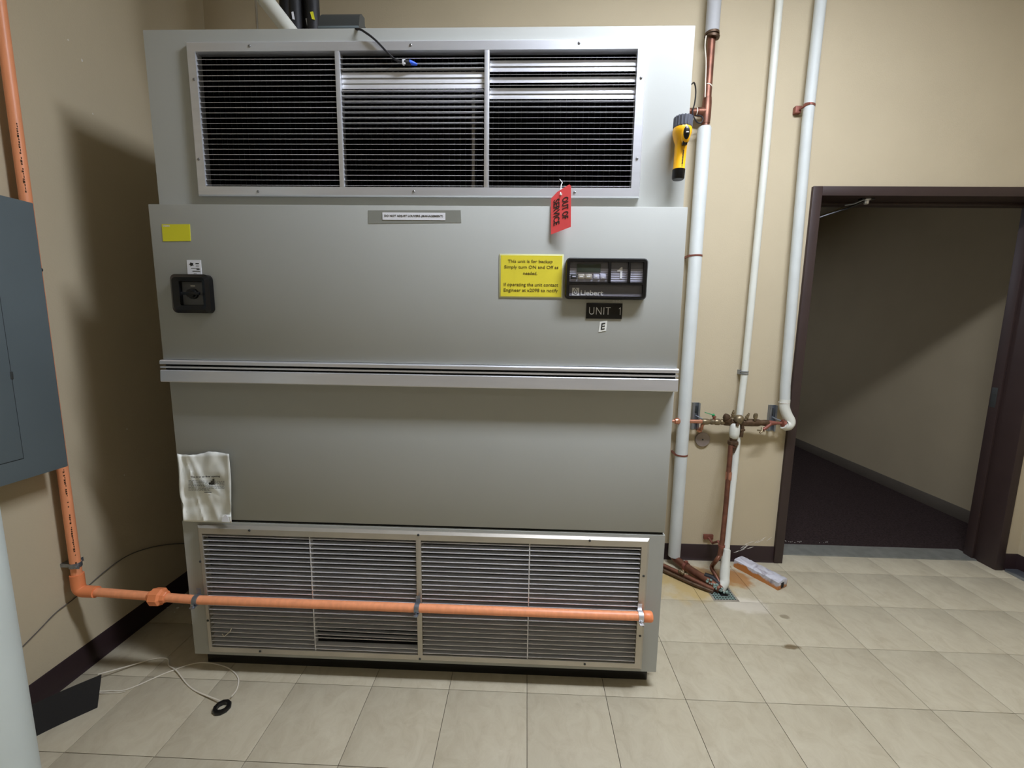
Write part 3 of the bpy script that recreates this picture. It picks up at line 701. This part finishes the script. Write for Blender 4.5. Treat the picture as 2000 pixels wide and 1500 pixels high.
# printed markings on the vertical pipe
b = MB()
for za, zb in ((2.06, 1.84), (.86, .47)):
    z = za
    while z > zb:
        l = random.uniform(.003, .008)
        if random.random() < .75: b.box(px_+.0128, px_+.0152, py_-.0090-random.random()*.003, py_-.0078, z-l, z)
        z -= l+.003
b.build('print', M['bronze'], op, smooth=False)
def clamp(c, ax, r, parent, m, face):
    """strap clamp: ring, ears and bolt"""
    q = MB(); a = Vector(ax).normalized(); c = Vector(c); f = Vector(face)
    q.ringband(c-a*.009, c+a*.009, r+.003, r-.0005, 24)
    up = Vector((0, 0, 1)) if abs(a.z) < .5 else Vector((0, 1, 0))
    o = q.build('clamp', m, parent)
    e = MB(); k = c+(f*.8-up*.6).normalized()*(r+.010)
    Rm = Matrix((a, f.cross(a), f)).transposed().to_4x4()
    e.box(-.008, .008, -.002, .002, -.010, .010, bev=.0006, M=Matrix.Translation(k) @ Rm)
    e.prof(k-up*.006+a*0, k+up*.5, [(0, .003), (.0, .0055), (.005, .0055), (.005, .003), (.016, .003)], 8)
    e.build('clamp_bolt', m, o)
    s = MB(); kb_ = c+up*(r+.012)
    s.box(-.008, .008, -.0012, .0012, -.012, .012, M=Matrix.Translation(kb_-f*.012) @ Matrix((a, f, up)).transposed().to_4x4())
    s.build('clamp_strap', m, o)
clamp((-1.285, 0, .3442), X, OR, op, M['zinc'], -Y)
clamp((-.424, 0, .3435), X, OR, op, M['zinc'], -Y)
clamp((.418, 0, .3425), X, OR, op, M['alu'], -Y)
clamp((px_, py_, .475), Z, OR, op, M['zinc'], X)
MB().box(XL-.0005, px_, -.012, .012, .468, .482).build('wall_strap', M['zinc'], op, smooth=False)

# ------------------------------------------------------------------ electrical panel
ep = thing('electrical_panel', 'blue-grey metal electrical panel mounted on the left wall', 'electrical panel', (XL+.06, -.35, .885))
MB().box(XL+.0005, XL+.105, -.62, -.062, .905, 1.78).build('box', M['panel'], ep, smooth=False)
EPX = XL+.12
MB().box(EPX-.016, EPX, -.64, -.041, .885, 1.797, bev=.003).build('cover', M['panel'], ep)
MB().box(EPX-.001, EPX+.0006, -.60, -.171, .955, 1.72).build('door_gap', M['seam'], ep, smooth=False)
edr = MB().box(EPX-.001, EPX+.0025, -.60, -.1735, .9575, 1.7175, bev=.0012).build('door', M['panel'], ep)
MB().box(EPX, EPX+.004, -.1765, -.169, 1.22, 1.245, bev=.001).build('hinge', M['dgrey'], ep)
MB().cyl((EPX-.008, -.042, 1.58), (EPX-.008, -.036, 1.58), .006, 10).build('cover_screw', M['dgrey'], ep)

# ------------------------------------------------------------------ white column, loose strip, cords
co = thing('white_column', 'white painted vertical pipe standing in the near left corner of the view', 'pipe', (-1.345, -.62, 0))
MB().cyl((-1.345, -.62, .02), (-1.345, -.62, CEIL), .095, 48).build('shaft', M['column'], co)
MB().prof((-1.345, -.62, 0), (-1.345, -.62, 1), [(0, .112), (.014, .112), (.022, .097)], 48).build('collar', M['column'], co)
ls = thing('loose_strip', 'loose black baseboard strip standing on edge on the floor at lower left', 'baseboard strip', (-1.64, -.22, 0))
A = Vector((-1.583, -.139, 0)); B = Vector((-1.76, -.385, 0)); n = Vector((A.y-B.y, -(A.x-B.x), 0)).normalized()
pts = spline([A, A*.55+B*.45-n*.012, B], 6); b = MB(); L0 = []
for p_ in pts:
    tp = P(198, 1317, 2, .105)-A-Z*.105
    L0.append([b.b.verts.new(v) for v in (p_, p_+n*.004, p_+n*.004+tp+Z*.105, p_+tp+Z*.105)])
for p0_, p1_ in zip(L0, L0[1:]):
    for i in range(4): b.b.faces.new((p0_[i], p0_[(i+1) % 4], p1_[(i+1) % 4], p1_[i]))
b.b.faces.new(L0[0]); b.b.faces.new(L0[-1][::-1])
b.build('strip', M['rubber'], ls)
wc = thing('looped_cable', 'loop of thin white cable lying on the floor with a black ring', 'cable', (-1.4, 0, 0))
zc = .0028
loop1 = [(-1.69, -.03, .03), (-1.63, .035, .012), (-1.57, .086, zc), (-1.515, .09, zc), (-1.478, .056, zc), (-1.421, .027, zc+.004), (-1.297, -.048, zc), (-1.145, -.104, .012)]
loop2 = [(-1.66, -.09, .012), (-1.60, -.073, zc), (-1.539, -.062, zc), (-1.452, .025, zc), (-1.365, .077, zc), (-1.245, .062, zc), (-1.16, .015, zc), (-1.125, -.04, zc), (-1.115, -.085, .012)]
MB().tube(spline(loop1), .0024, 8).build('cord', M['cord'], wc)
MB().tube(spline(loop2), .0024, 8).build('cord', M['cord'], wc)
MB().tube(spline([(-1.665, -.095, .014), (-1.60, -.083, zc), (-1.56, -.08, zc), (-1.54, -.072, zc)]), .0016, 6).build('cord', M['cord'], wc)
rc = Vector((-1.122, -.125, 0))
MB().prof(rc+Z*.0, rc+Z*1, [(0, .017), (0, .028), (.003, .030), (.011, .030), (.014, .028), (.014, .017), (0, .017)], 10, caps=False).build('ring', M['plastic'], wc)
ww = thing('thin_wire', 'thin grey wire drooping along the left wall behind the orange pipe', 'wire', (XL+.01, .1, .27))
wp = [P(0, 1305, 0, XL+.008), P(24, 1283, 0, XL+.006), P(75, 1232, 0, XL+.006), P(110, 1196, 0, XL+.006), P(150, 1165, 0, XL+.006), P(200, 1120, 0, XL+.006), P(250, 1085, 0, XL+.006), P(300, 1068, 0, XL+.006), P(345, 1062, 0, XL+.006), P(365, 1062, 0, XL+.006)]
MB().tube(spline(wp, 5), .0022, 6).build('wire', M['wire'], ww)
b = MB()
for (u, v, s) in ((347, 1188, .006), (328, 1187, .004), (356, 1184, .003), (341, 1196, .003)):
    c = P(u, v, 2, 0); b.sphere((c.x, c.y, s*.5), s, 1.2, 1, .5)
tag(b.build('plaster_crumbs', M['scuff'], kind='stuff'), 'few white crumbs on the floor in the gap left of the unit', 'debris')

# ------------------------------------------------------------------ things on top of the unit
TOP = 2.39
dp = thing('drain_pipe', 'white plastic pipe slanting down onto the left part of the unit top', 'pipe', (-1.0, .5, TOP))
a_, b_ = P(511, -10, 1, .35), P(556, 48, 1, .35); dd = (b_-a_).normalized(); e_ = b_+dd*((TOP-b_.z)/dd.z)
MB().tube([a_-dd*.05, a_, e_], .030, 24).build('slanted_pipe', M['pvc'], dp)
MB().tube([(a_.x-.035, .35, CEIL), (a_.x-.035, .35, a_.z+.09), a_-dd*.01+Z*.02, a_+dd*.03], .0325, 24).build('riser', M['pvc'], dp)
rd = P(503, 60, 1, .6)
tag(MB().cyl((rd.x, .6, TOP), (rd.x, .6, CEIL), .0055, 12).build('support_rod', M['alu2']), 'thin grey metal rod rising from the unit top left of the slanted white pipe', 'rod')
for k, (u, lab) in enumerate(((578, 'left'), (595, 'middle'), (612, 'right'))):
    c = P(u, 30, 1, .45)
    t = thing('insulated_line', {'left': 'black foam insulated line next to the slanted white pipe', 'middle': 'black foam insulated line between two others above the unit', 'right': 'black foam insulated line nearest the dark grey housing above the unit'}[lab], 'pipe', (c.x, .45+.038*(k == 1), TOP), 'black insulated lines above the unit')
    yy = .45+.038*(k == 1)
    MB().cyl((c.x, yy, TOP), (c.x, yy, CEIL), .0252, 20).build('insulation', M['rubber'], t)
    lt = MB(); zz = P(u, 30, 1, .425).z
    lt.poly([(c.x-.002+.004*k, yy-.0262, zz-.014), (c.x+.007+.005*k, yy-.0252, zz-.016), (c.x+.003+.004*k, yy-.0262, zz+.014), (c.x-.005+.002*k, yy-.0262, zz+.012)], (0, .003, 0)); lt.build('tape_highlight', M['yellowc' if k == 2 else 'white'], t, smooth=False)  # pale tape slivers, the tape's reflected highlights put into their colour
b2 = MB(); 
for yo, r_ in ((.55, .03), (.52, .03)): pass
tag(MB().cyl((P(556, 10, 1, .62).x, .62, TOP), (P(556, 10, 1, .62).x, .62, CEIL), .022, 20).build('insulated_line', M['rubber']), 'black foam insulated line directly behind the slanted white pipe', 'pipe', 'black insulated lines above the unit')
hg = thing('motor_housing', 'dark grey rounded metal housing lying on top of the unit', 'housing', (-.765, .3, TOP))
pr2 = [(.235, TOP), (.235, TOP+.07), (.24, TOP+.12), (.25, TOP+.152), (.27, TOP+.17), (.30, TOP+.175), (.30, TOP)]
hx0, hx1 = P(622, 40, 1, .24).x, P(701, 40, 1, .24).x
MB().poly([(hx0, y, z) for y, z in pr2], (hx1-hx0, 0, 0)).build('cover', M['dgrey'], hg)
MB().box(hx0, hx1, .232, .236, TOP+.10, TOP+.108, bev=.001).build('ridge', M['panel'], hg)
MB().box(hx1-.0045, hx1-.0005, .262, .362, TOP, TOP+.15, bev=.001).build('end_plate', M['dgrey'], hg)
sc = thing('sensor_cable', 'thin black cable with white tag and blue plug entering the upper grille', 'cable', tuple(P(760, 100, 1, .05)))
MB().tube(spline([(hx1-.01, .30, TOP+.01), (hx1+.02, .12, TOP+.010), P(700, 57, 1, .068), P(716, 65, 1, .052), P(735, 80, 1, .050), P(762, 108, 1, .052), P(775, 118, 1, .055), P(786, 121, 1, .056)]), .0034, 8).build('cable', M['rubber'], sc)
c = P(789, 122, 1, .055); MB().box(c.x-.005, c.x+.006, .049, .061, c.z-.007, c.z+.007, bev=.001).build('cable_tag', M['white'], sc)
MB().tube([P(790, 122, 1, .056), P(798, 123, 1, .058), P(802, 123, 1, .06)], .0085, 10).build('plug_collar', M['rubber'], sc)
MB().tube([P(800, 122, 1, .058), P(806, 123.5, 1, .060), P(815, 126, 1, .064)], [.008, .0065, .003], 10).build('plug', M['blue'], sc)

# ------------------------------------------------------------------ wall pipes right of the unit
XA, YA = .889, .955
pa = thing('jacketed_pipe', 'thick white-jacketed vertical pipe with bare copper section beside the unit', 'pipe', (XA, YA, 0))
MB().prof((XA, YA, 2.905), (XA, YA, 9), [(0, .030), (.003, .0335), (CEIL-2.905, .0335)], 28).build('jacket', M['greyjacket'], pa)
MB().prof((XA-.004, YA, .05), (XA-.004, YA, 9), [(0, .030), (.003, .0345), (2.40, .0345), (2.408, .031)], 28).build('jacket', M['insul'], pa)
MB().cyl((XA, YA, 2.43), (XA, YA, 2.93), .0195, 24).build('copper_pipe', M['copper'], pa)
tee = MB(); tee.prof((XA, YA, 2.475), (XA, YA, 9), [(0, .0215), (.03, .0235), (.10, .0235), (.125, .0215)], 24)
tee.tube([(XA, YA, 2.533), (XA-.045, YA, 2.533)], .022, 20); tee.build('tee_fitting', M['copper'], pa)
MB().tube([(XA-.04, YA, 2.533), (XA-.09, YA, 2.533), (.70, YA-.02, 2.533), (.45, .85, 2.533)], .0185, 20).build('copper_branch', M['copper'], pa)
b = MB(); b.ringband((XA+.002, YA-.004, 2.882), (XA+.004, YA-.006, 2.892), .034, .019, 24).ringband((XA, YA, 2.895), (XA, YA, 2.905), .036, .019, 24).build('pipe_clamp', M['bronze'], pa)
MB().ringband((XA, YA, 2.655), (XA+.002, YA, 2.659), .0215, .019, 20).build('cable_tie', M['cord'], pa)
MB().ringband((XA-.055, YA, 2.533), (XA-.051, YA, 2.533), .0205, .018, 20).build('cable_tie', M['cord'], pa)
for z in (1.804, .684):
    b = MB(); b.ringband((XA-.004, YA, z-.005), (XA-.004, YA, z+.004), .0365, .034, 28)
    b.box(XA-.042, XA-.034, YA-.01, YB, z-.006, z+.006); b.build('copper_band', M['cred'], pa)
# black wire loop beside the tee
bw = thing('thermostat_wire', 'thin dark wire looping out behind the right edge of the unit near the copper tee', 'wire', (.80, .93, 2.5))
wpts = [P(1350, 165, 1, .86), P(1356, 162, 1, .90), P(1359, 178, 1, .92), P(1357, 200, 1, .925), P(1353, 216, 1, .925), P(1354, 226, 1, .92), P(1361, 238, 1, .925), P(1369, 240, 1, .925), P(1373, 232, 1, .925), P(1368, 226, 1, .925), P(1358, 226, 1, .92)]
MB().tube(spline(wpts, 6), .0035, 8).build('wire', M['rubber'], bw)
wl2 = [P(1379, 70, 1, YA-.03), P(1377, 90, 1, YA-.03), P(1379, 120, 1, YA-.028), P(1378, 160, 1, YA-.026), P(1377, 190, 1, YA-.026)]
MB().tube(spline(wl2, 5), .003, 8).build('light_wire', M['cord'], bw)

XBp, YBp = 1.214, .985
pb = thing('thin_white_pipe', 'slim white plastic pipe running down the wall to the floor drain', 'pipe', (1.205, .97, 0))
def on_slope(u, v, f, y=.9):
    for _ in range(30): y = f(P(u, v, 1, y).z)
    return P(u, v, 1, y)
fB = lambda z: .982-.27*(max(0, 1.17-z)/1.12)**2
bp_ = [(1.226, .982, CEIL), (1.226, .982, 2.3), (1.219, .982, 1.17)]+[tuple(on_slope(u, v, fB)) for u, v in ((1442, 830), (1436, 900), (1427, 985), (1419, 1060), (1417.5, 1078))]
MB().tube(bp_, .0185, 22).build('upper_pipe', M['pvc'], pb)
q0, q1, q2 = on_slope(1418, 1072, fB), on_slope(1416, 1112, fB), on_slope(1415, 1126, fB)
b = MB(); b.prof(q0, q1, [(0, .020), (.003, .0235), ((q1-q0).length, .0235)], 22); b.build('coupling', M['pvc'], pb)
MB().tube(spline([q1-(q1-q0)*.1, q2, q2+Vector((-.004, -.012, -.022)), q2+Vector((-.018, -.020, -.040)), (q2.x-.028, q2.y-.024, .012)], 5), .0255, 22).build('drain_elbow', M['pvc'], pb)
b = MB()
for z in (1.160, 1.172): b.ringband((1.2175, .982, z-.003), (1.2175, .982, z+.003), .0225, .0185, 22)
b.box(1.194, 1.24, .985, YB, 1.155, 1.18); b.build('pipe_clamp', M['zinc'], pb)

pc = thing('outer_white_pipe', 'white painted vertical pipe hugging the left side of the door frame', 'pipe', (1.44, .965, .885))
MB().tube([(1.428, .97, CEIL), (1.420, .97, 2.5), (1.428, .965, 1.8), (1.440, .96, 1.1), (1.446, .958, 1.0)], .0262, 24).build('pipe', M['insul'], pc)
MB().tube(spline([(1.4455, .958, 1.02), (1.446, .956, .975), (1.462, .95, .93), (1.478, .945, .9), (1.474, .942, .878), (1.452, .94, .873), (1.446, .94, .876)], 4), [.027]*17+[.030]*4+[.027]*4, 22).build('elbow', M['pvc'], pc)
b = MB(); b.ringband((1.419, .97, 2.563), (1.421, .97, 2.573), .0285, .026, 24)
b.box(1.365, 1.396, .99, YB, 2.545, 2.580, bev=.002); b.tube([(1.384, .985, 2.56), (1.395, .96, 2.566), (1.41, .943, 2.568)], .005, 8); b.build('copper_bracket', M['cred'], pc)
MB().ringband((1.443, .958, .998), (1.4432, .958, 1.004), .0285, .026, 24).build('scuffed_band', M['scuff'], pc)

# strut channels
for (sx_, zt_, zb_, lab) in ((.969, .982, .824, 'short slotted steel channel on the wall just right of the thick jacketed pipe'), (1.409, .977, .824, 'short slotted steel channel on the wall next to the outer white pipe elbow')):
    s = thing('strut_channel', lab, 'bracket', (sx_, 1.0, zb_), 'steel wall channels')
    b = MB(); h = .0205
    b.box(sx_-h, sx_+h, YB-.004, YB, zb_, zt_).box(sx_-h, sx_-h+.003, YB-.024, YB-.003, zb_, zt_).box(sx_+h-.003, sx_+h, YB-.024, YB-.003, zb_, zt_)
    b.box(sx_-h, sx_-h+.010, YB-.025, YB-.022, zb_, zt_).box(sx_+h-.010, sx_+h, YB-.025, YB-.022, zb_, zt_)
    b.build('channel', M['zinc'], s, smooth=False)
    MB().box(sx_-.009, sx_+.009, YB-.008, YB-.0035, zt_-.06, zt_-.018, bev=.003).build('slot_washer', M['dgrey'], s)
    MB().tube([(sx_-.002, YB-.02, .908), (sx_+.012, YB-.045, .900), (sx_+.032, YB-.06, .893)], .0045, 8).build('bolt', M['zinc'], s)

# copper manifold with valves
YM, ZM = .945, .884
mf = thing('valve_manifold', 'horizontal copper and brass valve assembly between the white wall pipes', 'valve assembly', (1.13, YM, ZM))
def seg(name, xa, xb, r, m, rings=None, z=ZM, sgn=16):
    q = MB()
    q.prof((xa, YM, z), (xb, YM, z), rings if rings else [(0, r), (xb-xa, r)], sgn)
    return q.build(name, m, mf)
MB().tube([(.735, YB, ZM), (.735, YM+.02, ZM), (.742, YM+.004, ZM), (.76, YM, ZM), (.84, YM, ZM)], .009, 14).build('copper_end', M['copperb'], mf)
seg('union_nut', .828, .862, .018, M['copperb'], [(0, .011), (.004, .017), (.014, .019), (.024, .019), (.03, .015), (.034, .012)], sgn=12)
seg('copper_pipe', .862, 1.00, .0115, M['copperb'])
seg('brass_cross', .985, 1.03, .016, M['brass'], [(0, .013), (.008, .018), (.03, .018), (.04, .014), (.045, .012)])
seg('ball_valve', 1.03, 1.115, .017, M['brass'], [(0, .012), (.006, .017), (.018, .017), (.022, .013), (.03, .019), (.05, .019), (.058, .013), (.064, .017), (.08, .017), (.085, .012)], sgn=12)
b = MB(); b.tube([(1.052, YM, ZM+.012), (1.05, YM-.002, ZM+.036)], .0075, 10); b.box(1.042, 1.06, YM-.012, YM+.008, ZM+.026, ZM+.034, bev=.002); b.build('valve_stem', M['cred'], mf)
b = MB(); b.box(-.026, .026, -.007, .007, -.002, .002, bev=.0012, M=Matrix.Translation((1.022, YM-.004, ZM+.047)) @ Matrix.Rotation(.28, 4, 'Y')); b.tube([(1.048, YM, ZM+.034), (1.044, YM-.003, ZM+.043)], .008, 8); b.build('lever_handle', M['green'], mf)
# backflow preventer body
b = MB()
b.prof((1.10, YM, ZM), (1.36, YM, ZM), [(0, .014), (.012, .02), (.05, .021), (.055, .017), (.08, .018), (.11, .021), (.16, .022), (.20, .021), (.215, .016), (.235, .018), (.255, .018), (.26, .014)], 14)
b.build('backflow_body', M['bronze'], mf)
b = MB(); b.prof((1.128, YM-.01, ZM+.006), (1.098, YM-.03, ZM+.056), [(0, .021), (.018, .023), (.026, .019), (.034, .021), (.048, .014), (.056, .006)], 10)
b.build('check_bonnet', M['bronze'], mf)
b = MB(); b.prof((1.180, YM-.01, ZM+.010), (1.196, YM-.028, ZM+.05), [(0, .026), (.012, .028), (.024, .025), (.034, .016), (.04, .006)], 14); b.build('check_bonnet', M['brass'], mf)
def cock(x, z, tx, tz):
    b = MB(); b.prof((x, YM-.015, z), (x+tx, YM-.022, z+tz), [(0, .008), (.014, .008), (.016, .0105), (.021, .0105), (.022, .006), (.028, .0075), (.034, .0075), (.036, .005), (.044, .005)], 10)
    b.build('test_cock', M['brass'], mf)
cock(1.148, ZM+.03, 0, .05); cock(1.220, ZM+.018, .02, .05); 
b = MB(); b.prof((1.271, YM-.018, ZM+.018), (1.271, YM-.026, ZM+.06), [(0, .007), (.012, .007), (.014, .011), (.030, .0125), (.040, .009), (.043, .004)], 12); b.build('test_port', M['brass'], mf)
seg('coated_pipe', 1.27, 1.335, .018, M['brass'], [(0, .017), (.02, .018), (.04, .0165), (.065, .014)])
seg('red_copper_pipe', 1.325, 1.40, .0145, M['cred'], [(0, .014), (.03, .0155), (.05, .0145), (.075, .011)])
seg('red_copper_pipe', 1.395, 1.44, .0085, M['cred'])
b = MB(); b.prof((1.432, YM, ZM), (1.455, YM, ZM), [(0, .013), (.003, .022), (.010, .022), (.012, .015), (.02, .020), (.023, .014)], 8); b.build('flange_nut', M['cred'], mf)
b = MB(); b.tube([(1.365, YM-.012, ZM-.004), (1.335, YM-.022, ZM-.024), (1.318, YM-.025, ZM-.034)], .009, 10); b.build('strainer_branch', M['cred'], mf)
b = MB(); b.tube([(1.315, YM-.02, ZM-.022), (1.31, YM-.03, ZM-.045), (1.298, YM-.032, ZM-.05)], .006, 8); b.tube([(1.325, YM-.028, ZM-.043), (1.30, YM-.03, ZM-.038), (1.285, YM-.03, ZM-.036)], .004, 8); b.build('drain_cock', M['brass'], mf)
# down leg: wrapped strainer, reducer, copper tail
b = MB(); b.prof((1.166, YM-.014, ZM-.004), (1.164, YM-.018, .77), [(0, .020), (.006, .025), (.03, .0275), (.06, .0275), (.078, .024), (.088, .016)], 18); b.build('white_wrap', M['pvc'], mf)
b = MB(); b.tube([(1.166, YM-.038, ZM+.004), (1.166, YM-.04, ZM-.012)], .009, 10); b.build('vent_cap', M['bronze'], mf)
b = MB(); b.tube([(1.208, YM-.005, ZM-.01), (1.210, YM-.012, ZM-.03), (1.206, YM-.012, ZM-.082)], .0105, 12); b.box(1.196, 1.222, YM-.024, YM, ZM-.046, ZM-.034, bev=.003); b.build('relief_tube', M['bronze'], mf)
b = MB(); b.prof((1.164, YM-.012, .800), (1.166, YM-.004, .2), [(0, .012), (.004, .022), (.02, .019), (.024, .030), (.038, .031), (.046, .024), (.066, .022), (.082, .018), (.09, .0165)], 8)
b.build('reducer', M['bronze'], mf, smooth=False)
fC = lambda z: fB(z)-.036
cpx = [on_slope(u, v, fC) for u, v in ((1427, 872), (1425, 900), (1418, 985), (1411, 1055), (1406, 1085))]
h_ = [cpx[-1], on_slope(1400, 1097, fC)+Vector((0, .01, 0)), P(1391, 1105, 1, .80), P(1391, 1112, 1, .775), P(1400, 1128, 1, .73), P(1408, 1145, 1, .69), P(1409, 1150, 1, .68)]
b = MB(); b.tube([Vector((1.166, YM-.02, .745))]+cpx, .0132, 18)
b.tube(spline(h_, 5), .0110, 14)
b.build('copper_tail', M['copper'], mf)
k0 = on_slope(1423, 928, fC); kd = (cpx[2]-cpx[1]).normalized()
b = MB(); b.prof(k0-kd*.02, k0+kd*.04, [(0, .0145), (.006, .0162), (.044, .0162), (.050, .0145)], 16); b.build('coupling', M['copperb'], mf)
kk = on_slope(1409, 1066, fC)
b = MB(); b.box(1.075, 1.132, YB-.014, YB, .138, .168, bev=.002); b.tube([(1.105, YB-.012, .150), (1.112, YB-.05, .135), (kk.x-.004, kk.y+.03, kk.z+.01), (kk.x, kk.y+.012, kk.z)], .007, 8); b.ringband(kk+Z*.006, kk-Z*.006, .0180, .0130, 16); b.build('pipe_bracket', M['cred'], mf)
# hanging disc
cd_ = thing('cover_plate', 'round grey metal cover plate on the wall beneath the copper pipe', 'cover plate', (.993, YB-.01, .74))
cc = P(1372.5, 858.5, 1, YB-.012)
MB().prof((cc.x, YB, cc.z), (cc.x, YB-.02, cc.z), [(0, .040), (.008, .043), (.011, .043), (.0135, .041), (.0125, .039), (.0125, .002)], 36).build('disc', M['disc'], cd_)
MB().prof((cc.x, YB-.012, cc.z), (cc.x, YB-.2, cc.z), [(0, .005), (.003, .0045), (.004, .002)], 10).build('screw', M['dgrey'], cd_)
c = P(1366, 840, 1, .985)
b = MB(); b.box(c.x-.008, c.x+.012, .975, YB, c.z-.012, c.z+.012, bev=.003); b.tube([(1.0, YM+.004, ZM-.012), (.992, YM+.01, .862), (c.x+.004, .965, c.z+.012), (c.x+.002, .985, c.z)], .009, 10); b.build('copper_ell', M['copperb'], mf)

# ------------------------------------------------------------------ floor drain, pipes on the floor
fd_ = thing('floor_drain', 'square metal floor drain grate with white rim where the pipes end', 'drain', (1.05, .675, 0))
gx0, gx1, gy0, gy1 = .985, 1.105, .617, .737
b = MB()
b.box(gx0-.006, gx1+.006, gy0-.006, gy0+.004, 0, .003, bev=.0008).box(gx0-.006, gx1+.006, gy1-.004, gy1+.006, 0, .003, bev=.0008).box(gx0-.006, gx0+.004, gy0, gy1, 0, .003, bev=.0008).box(gx1-.004, gx1+.006, gy0, gy1, 0, .003, bev=.0008)
b.build('rim', M['alu2'], fd_)
MB().box(gx0, gx1, gy0, gy1, -.0005, .0008).build('pit', M['black'], fd_, smooth=False)
b = MB(); ng = 8
def cut(x, y): return 1.035 < x < 1.078 and .650 < y < .70
for i in range(1, ng):
    x = gx0+(gx1-gx0)*i/ng; y = gy0+(gy1-gy0)*i/ng
    for k in range(ng):
        ya, yb2 = gy0+(gy1-gy0)*k/ng, gy0+(gy1-gy0)*(k+1)/ng; xa, xb = gx0+(gx1-gx0)*k/ng, gx0+(gx1-gx0)*(k+1)/ng
        if not cut(x, (ya+yb2)/2): b.box(x-.0022, x+.0022, ya, yb2, .0005, .0028)
        if not cut((xa+xb)/2, y): b.box(xa, xb, y-.0022, y+.0022, .0005, .0028)
b.build('grate', M['patina'], fd_, smooth=False)
fp = thing('copper_drain_lines', 'bundle of tarnished copper pipes on the floor running from the unit to the drain', 'pipe', (.93, .8, 0))
big = [(.886, YA, .050), (.889, .95, .043), (.905, .915, .036), (.955, .81, .034), (1.0, .735, .034), (1.04, .68, .02)]
MB().tube(spline(big, 5), .0225, 20).build('drain_pipe', M['copper'], fp)
b = MB(); d_ = Vector((.50, -.86, 0)).normalized()
for t in (.0,): b.ringband(Vector((.925, .868, .036))-d_*.008, Vector((.925, .868, .036))+d_*.008, .0265, .0225, 20)
b.box(.915, .935, .86, .876, .058, .072, bev=.003); b.build('red_clamp', M['cred'], fp)
MB().tube([(.60, YB, .03), (.79, .90, .026), (.86, .83, .024), (.93, .755, .022), (1.01, .68, .018)], .0135, 16).build('thin_pipe', M['copper'], fp)
MB().tube([(.56, YB, .022), (.60, .97, .022), (.775, .875, .016), (.85, .80, .014), (.92, .73, .014), (1.0, .67, .012)], .010, 14).build('thin_pipe', M['bronze'], fp)
b = MB()
for k in range(9):
    a = random.random()*6.28; c = Vector((.888+random.uniform(-.016, .016), .800+random.uniform(-.018, .018), .030+random.uniform(-.012, .03)))
    b.sphere(c, random.uniform(.008, .013))
b.box(.866, .905, .778, .822, .006, .018, bev=.003); b.build('brass_clamp', M['brass'], fp)
b = MB()
for k in range(22):
    t = random.random(); c = Vector((.985, .715, .05)).lerp(Vector((1.055, .665, .014)), t)+Vector((random.uniform(-.014, .014), random.uniform(-.014, .014), random.uniform(-.01, .010)))
    b.sphere(c, random.uniform(.004, .008))
b.build('corrosion_lump', M['patina'], fp, kind='stuff')
MB().tube([(.99, .76, .05), (1.02, .735, .052), (1.045, .70, .035)], .017, 14).build('rubber_sleeve', M['rubber'], fp)

# stained wrapper box
bx = thing('stained_box', 'long narrow crumpled box with orange and rust stains lying beside the floor drain', 'box', (1.34, .84, 0))
A0, A1 = Vector((1.238, .945, 0)), Vector((1.372, .722, 0)); dl = (A1-A0); Ld = dl.length; dl.normalize(); wn = Vector((-dl.y, dl.x, 0)); BW, BH = .082, .050
Rm = Matrix((dl, wn, Z)).transposed().to_4x4(); Mx = Matrix.Translation((A0+A1)/2+wn*BW/2+Z*BH/2) @ Rm
b = MB(); nx = 18
rings = []
for i in range(nx+1):
    x = -Ld/2+Ld*i/nx; rg = []
    for (yy, zz) in ((-.5, -.5), (0, -.5), (.5, -.5), (.5, 0), (.5, .42), (.40, .5), (0, .52), (-.38, .5), (-.5, .40), (-.5, 0)):
        j_ = Vector((0, nz(i*.9, yy*3, zz*3)*.004, (nz(i*.8, yy*4+3, zz*2)*.004 if zz > -.4 else 0)))
        rg.append(b.b.verts.new(Mx @ (Vector((x, yy*BW, zz*BH))+j_)))
    rings.append(rg)
for r0, r1 in zip(rings, rings[1:]):
    for k in range(10): b.b.faces.new((r0[k], r0[(k+1) % 10], r1[(k+1) % 10], r1[k]))
b.b.faces.new(rings[0]); b.b.faces.new(rings[-1][::-1])
b.build('carton', M['wrap'], bx)
MB().box(Ld/2-.0005, Ld/2+.0035, -.022, .004, -.017, .014, M=Mx).build('end_opening', M['black'], bx, smooth=False)
MB().box(Ld/2-.002, Ld/2+.0025, -.038, .038, -.023, .023, bev=.003, M=Mx).build('end_flap', M['wrap'], bx)

# grey floor plate by the right wall, black pull ring under the unit
gp = thing('grey_floor_plate', 'flat grey slotted metal plate on the floor against the right wall by the door frame', 'plate', (2.88, .6, 0))
MB().box(2.852, XR-.015, .2, .99, 0, .018, bev=.002).build('plate', M['zinc'], gp)
for k in range(3): MB().box(2.875, 2.878+.002, .80+k*.0, .80+.05, .0178, .0186).build('slot', M['black'], gp, smooth=False) if k == 0 else MB().box(2.875+.012*k, 2.878+.012*k, .80, .86, .0178, .0186).build('slot', M['black'], gp, smooth=False)
hk = P(1284, 1288, 1, .095)
tag(MB().tube([(hk.x+(.0-.014)+.02*math.sin(t), .11+.006*math.sin(2*t), hk.z+.019*math.cos(t)) for t in [k*PI/10 for k in range(0, 11)]], .004, 8).build('pull_loop', M['rubber'], U), None, None) if False else MB().tube([(.500+.016*math.sin(t), .10, .092+.018*math.cos(t)) for t in [k*PI/10 for k in range(0, 11)]], .0042, 8).build('pull_loop', M['rubber'], U)

for o in bpy.data.objects:
    if o.name.split('.')[0] in ('print', 'pinstripes'): o['kind'] = 'stuff'
bpy.context.view_layer.update()
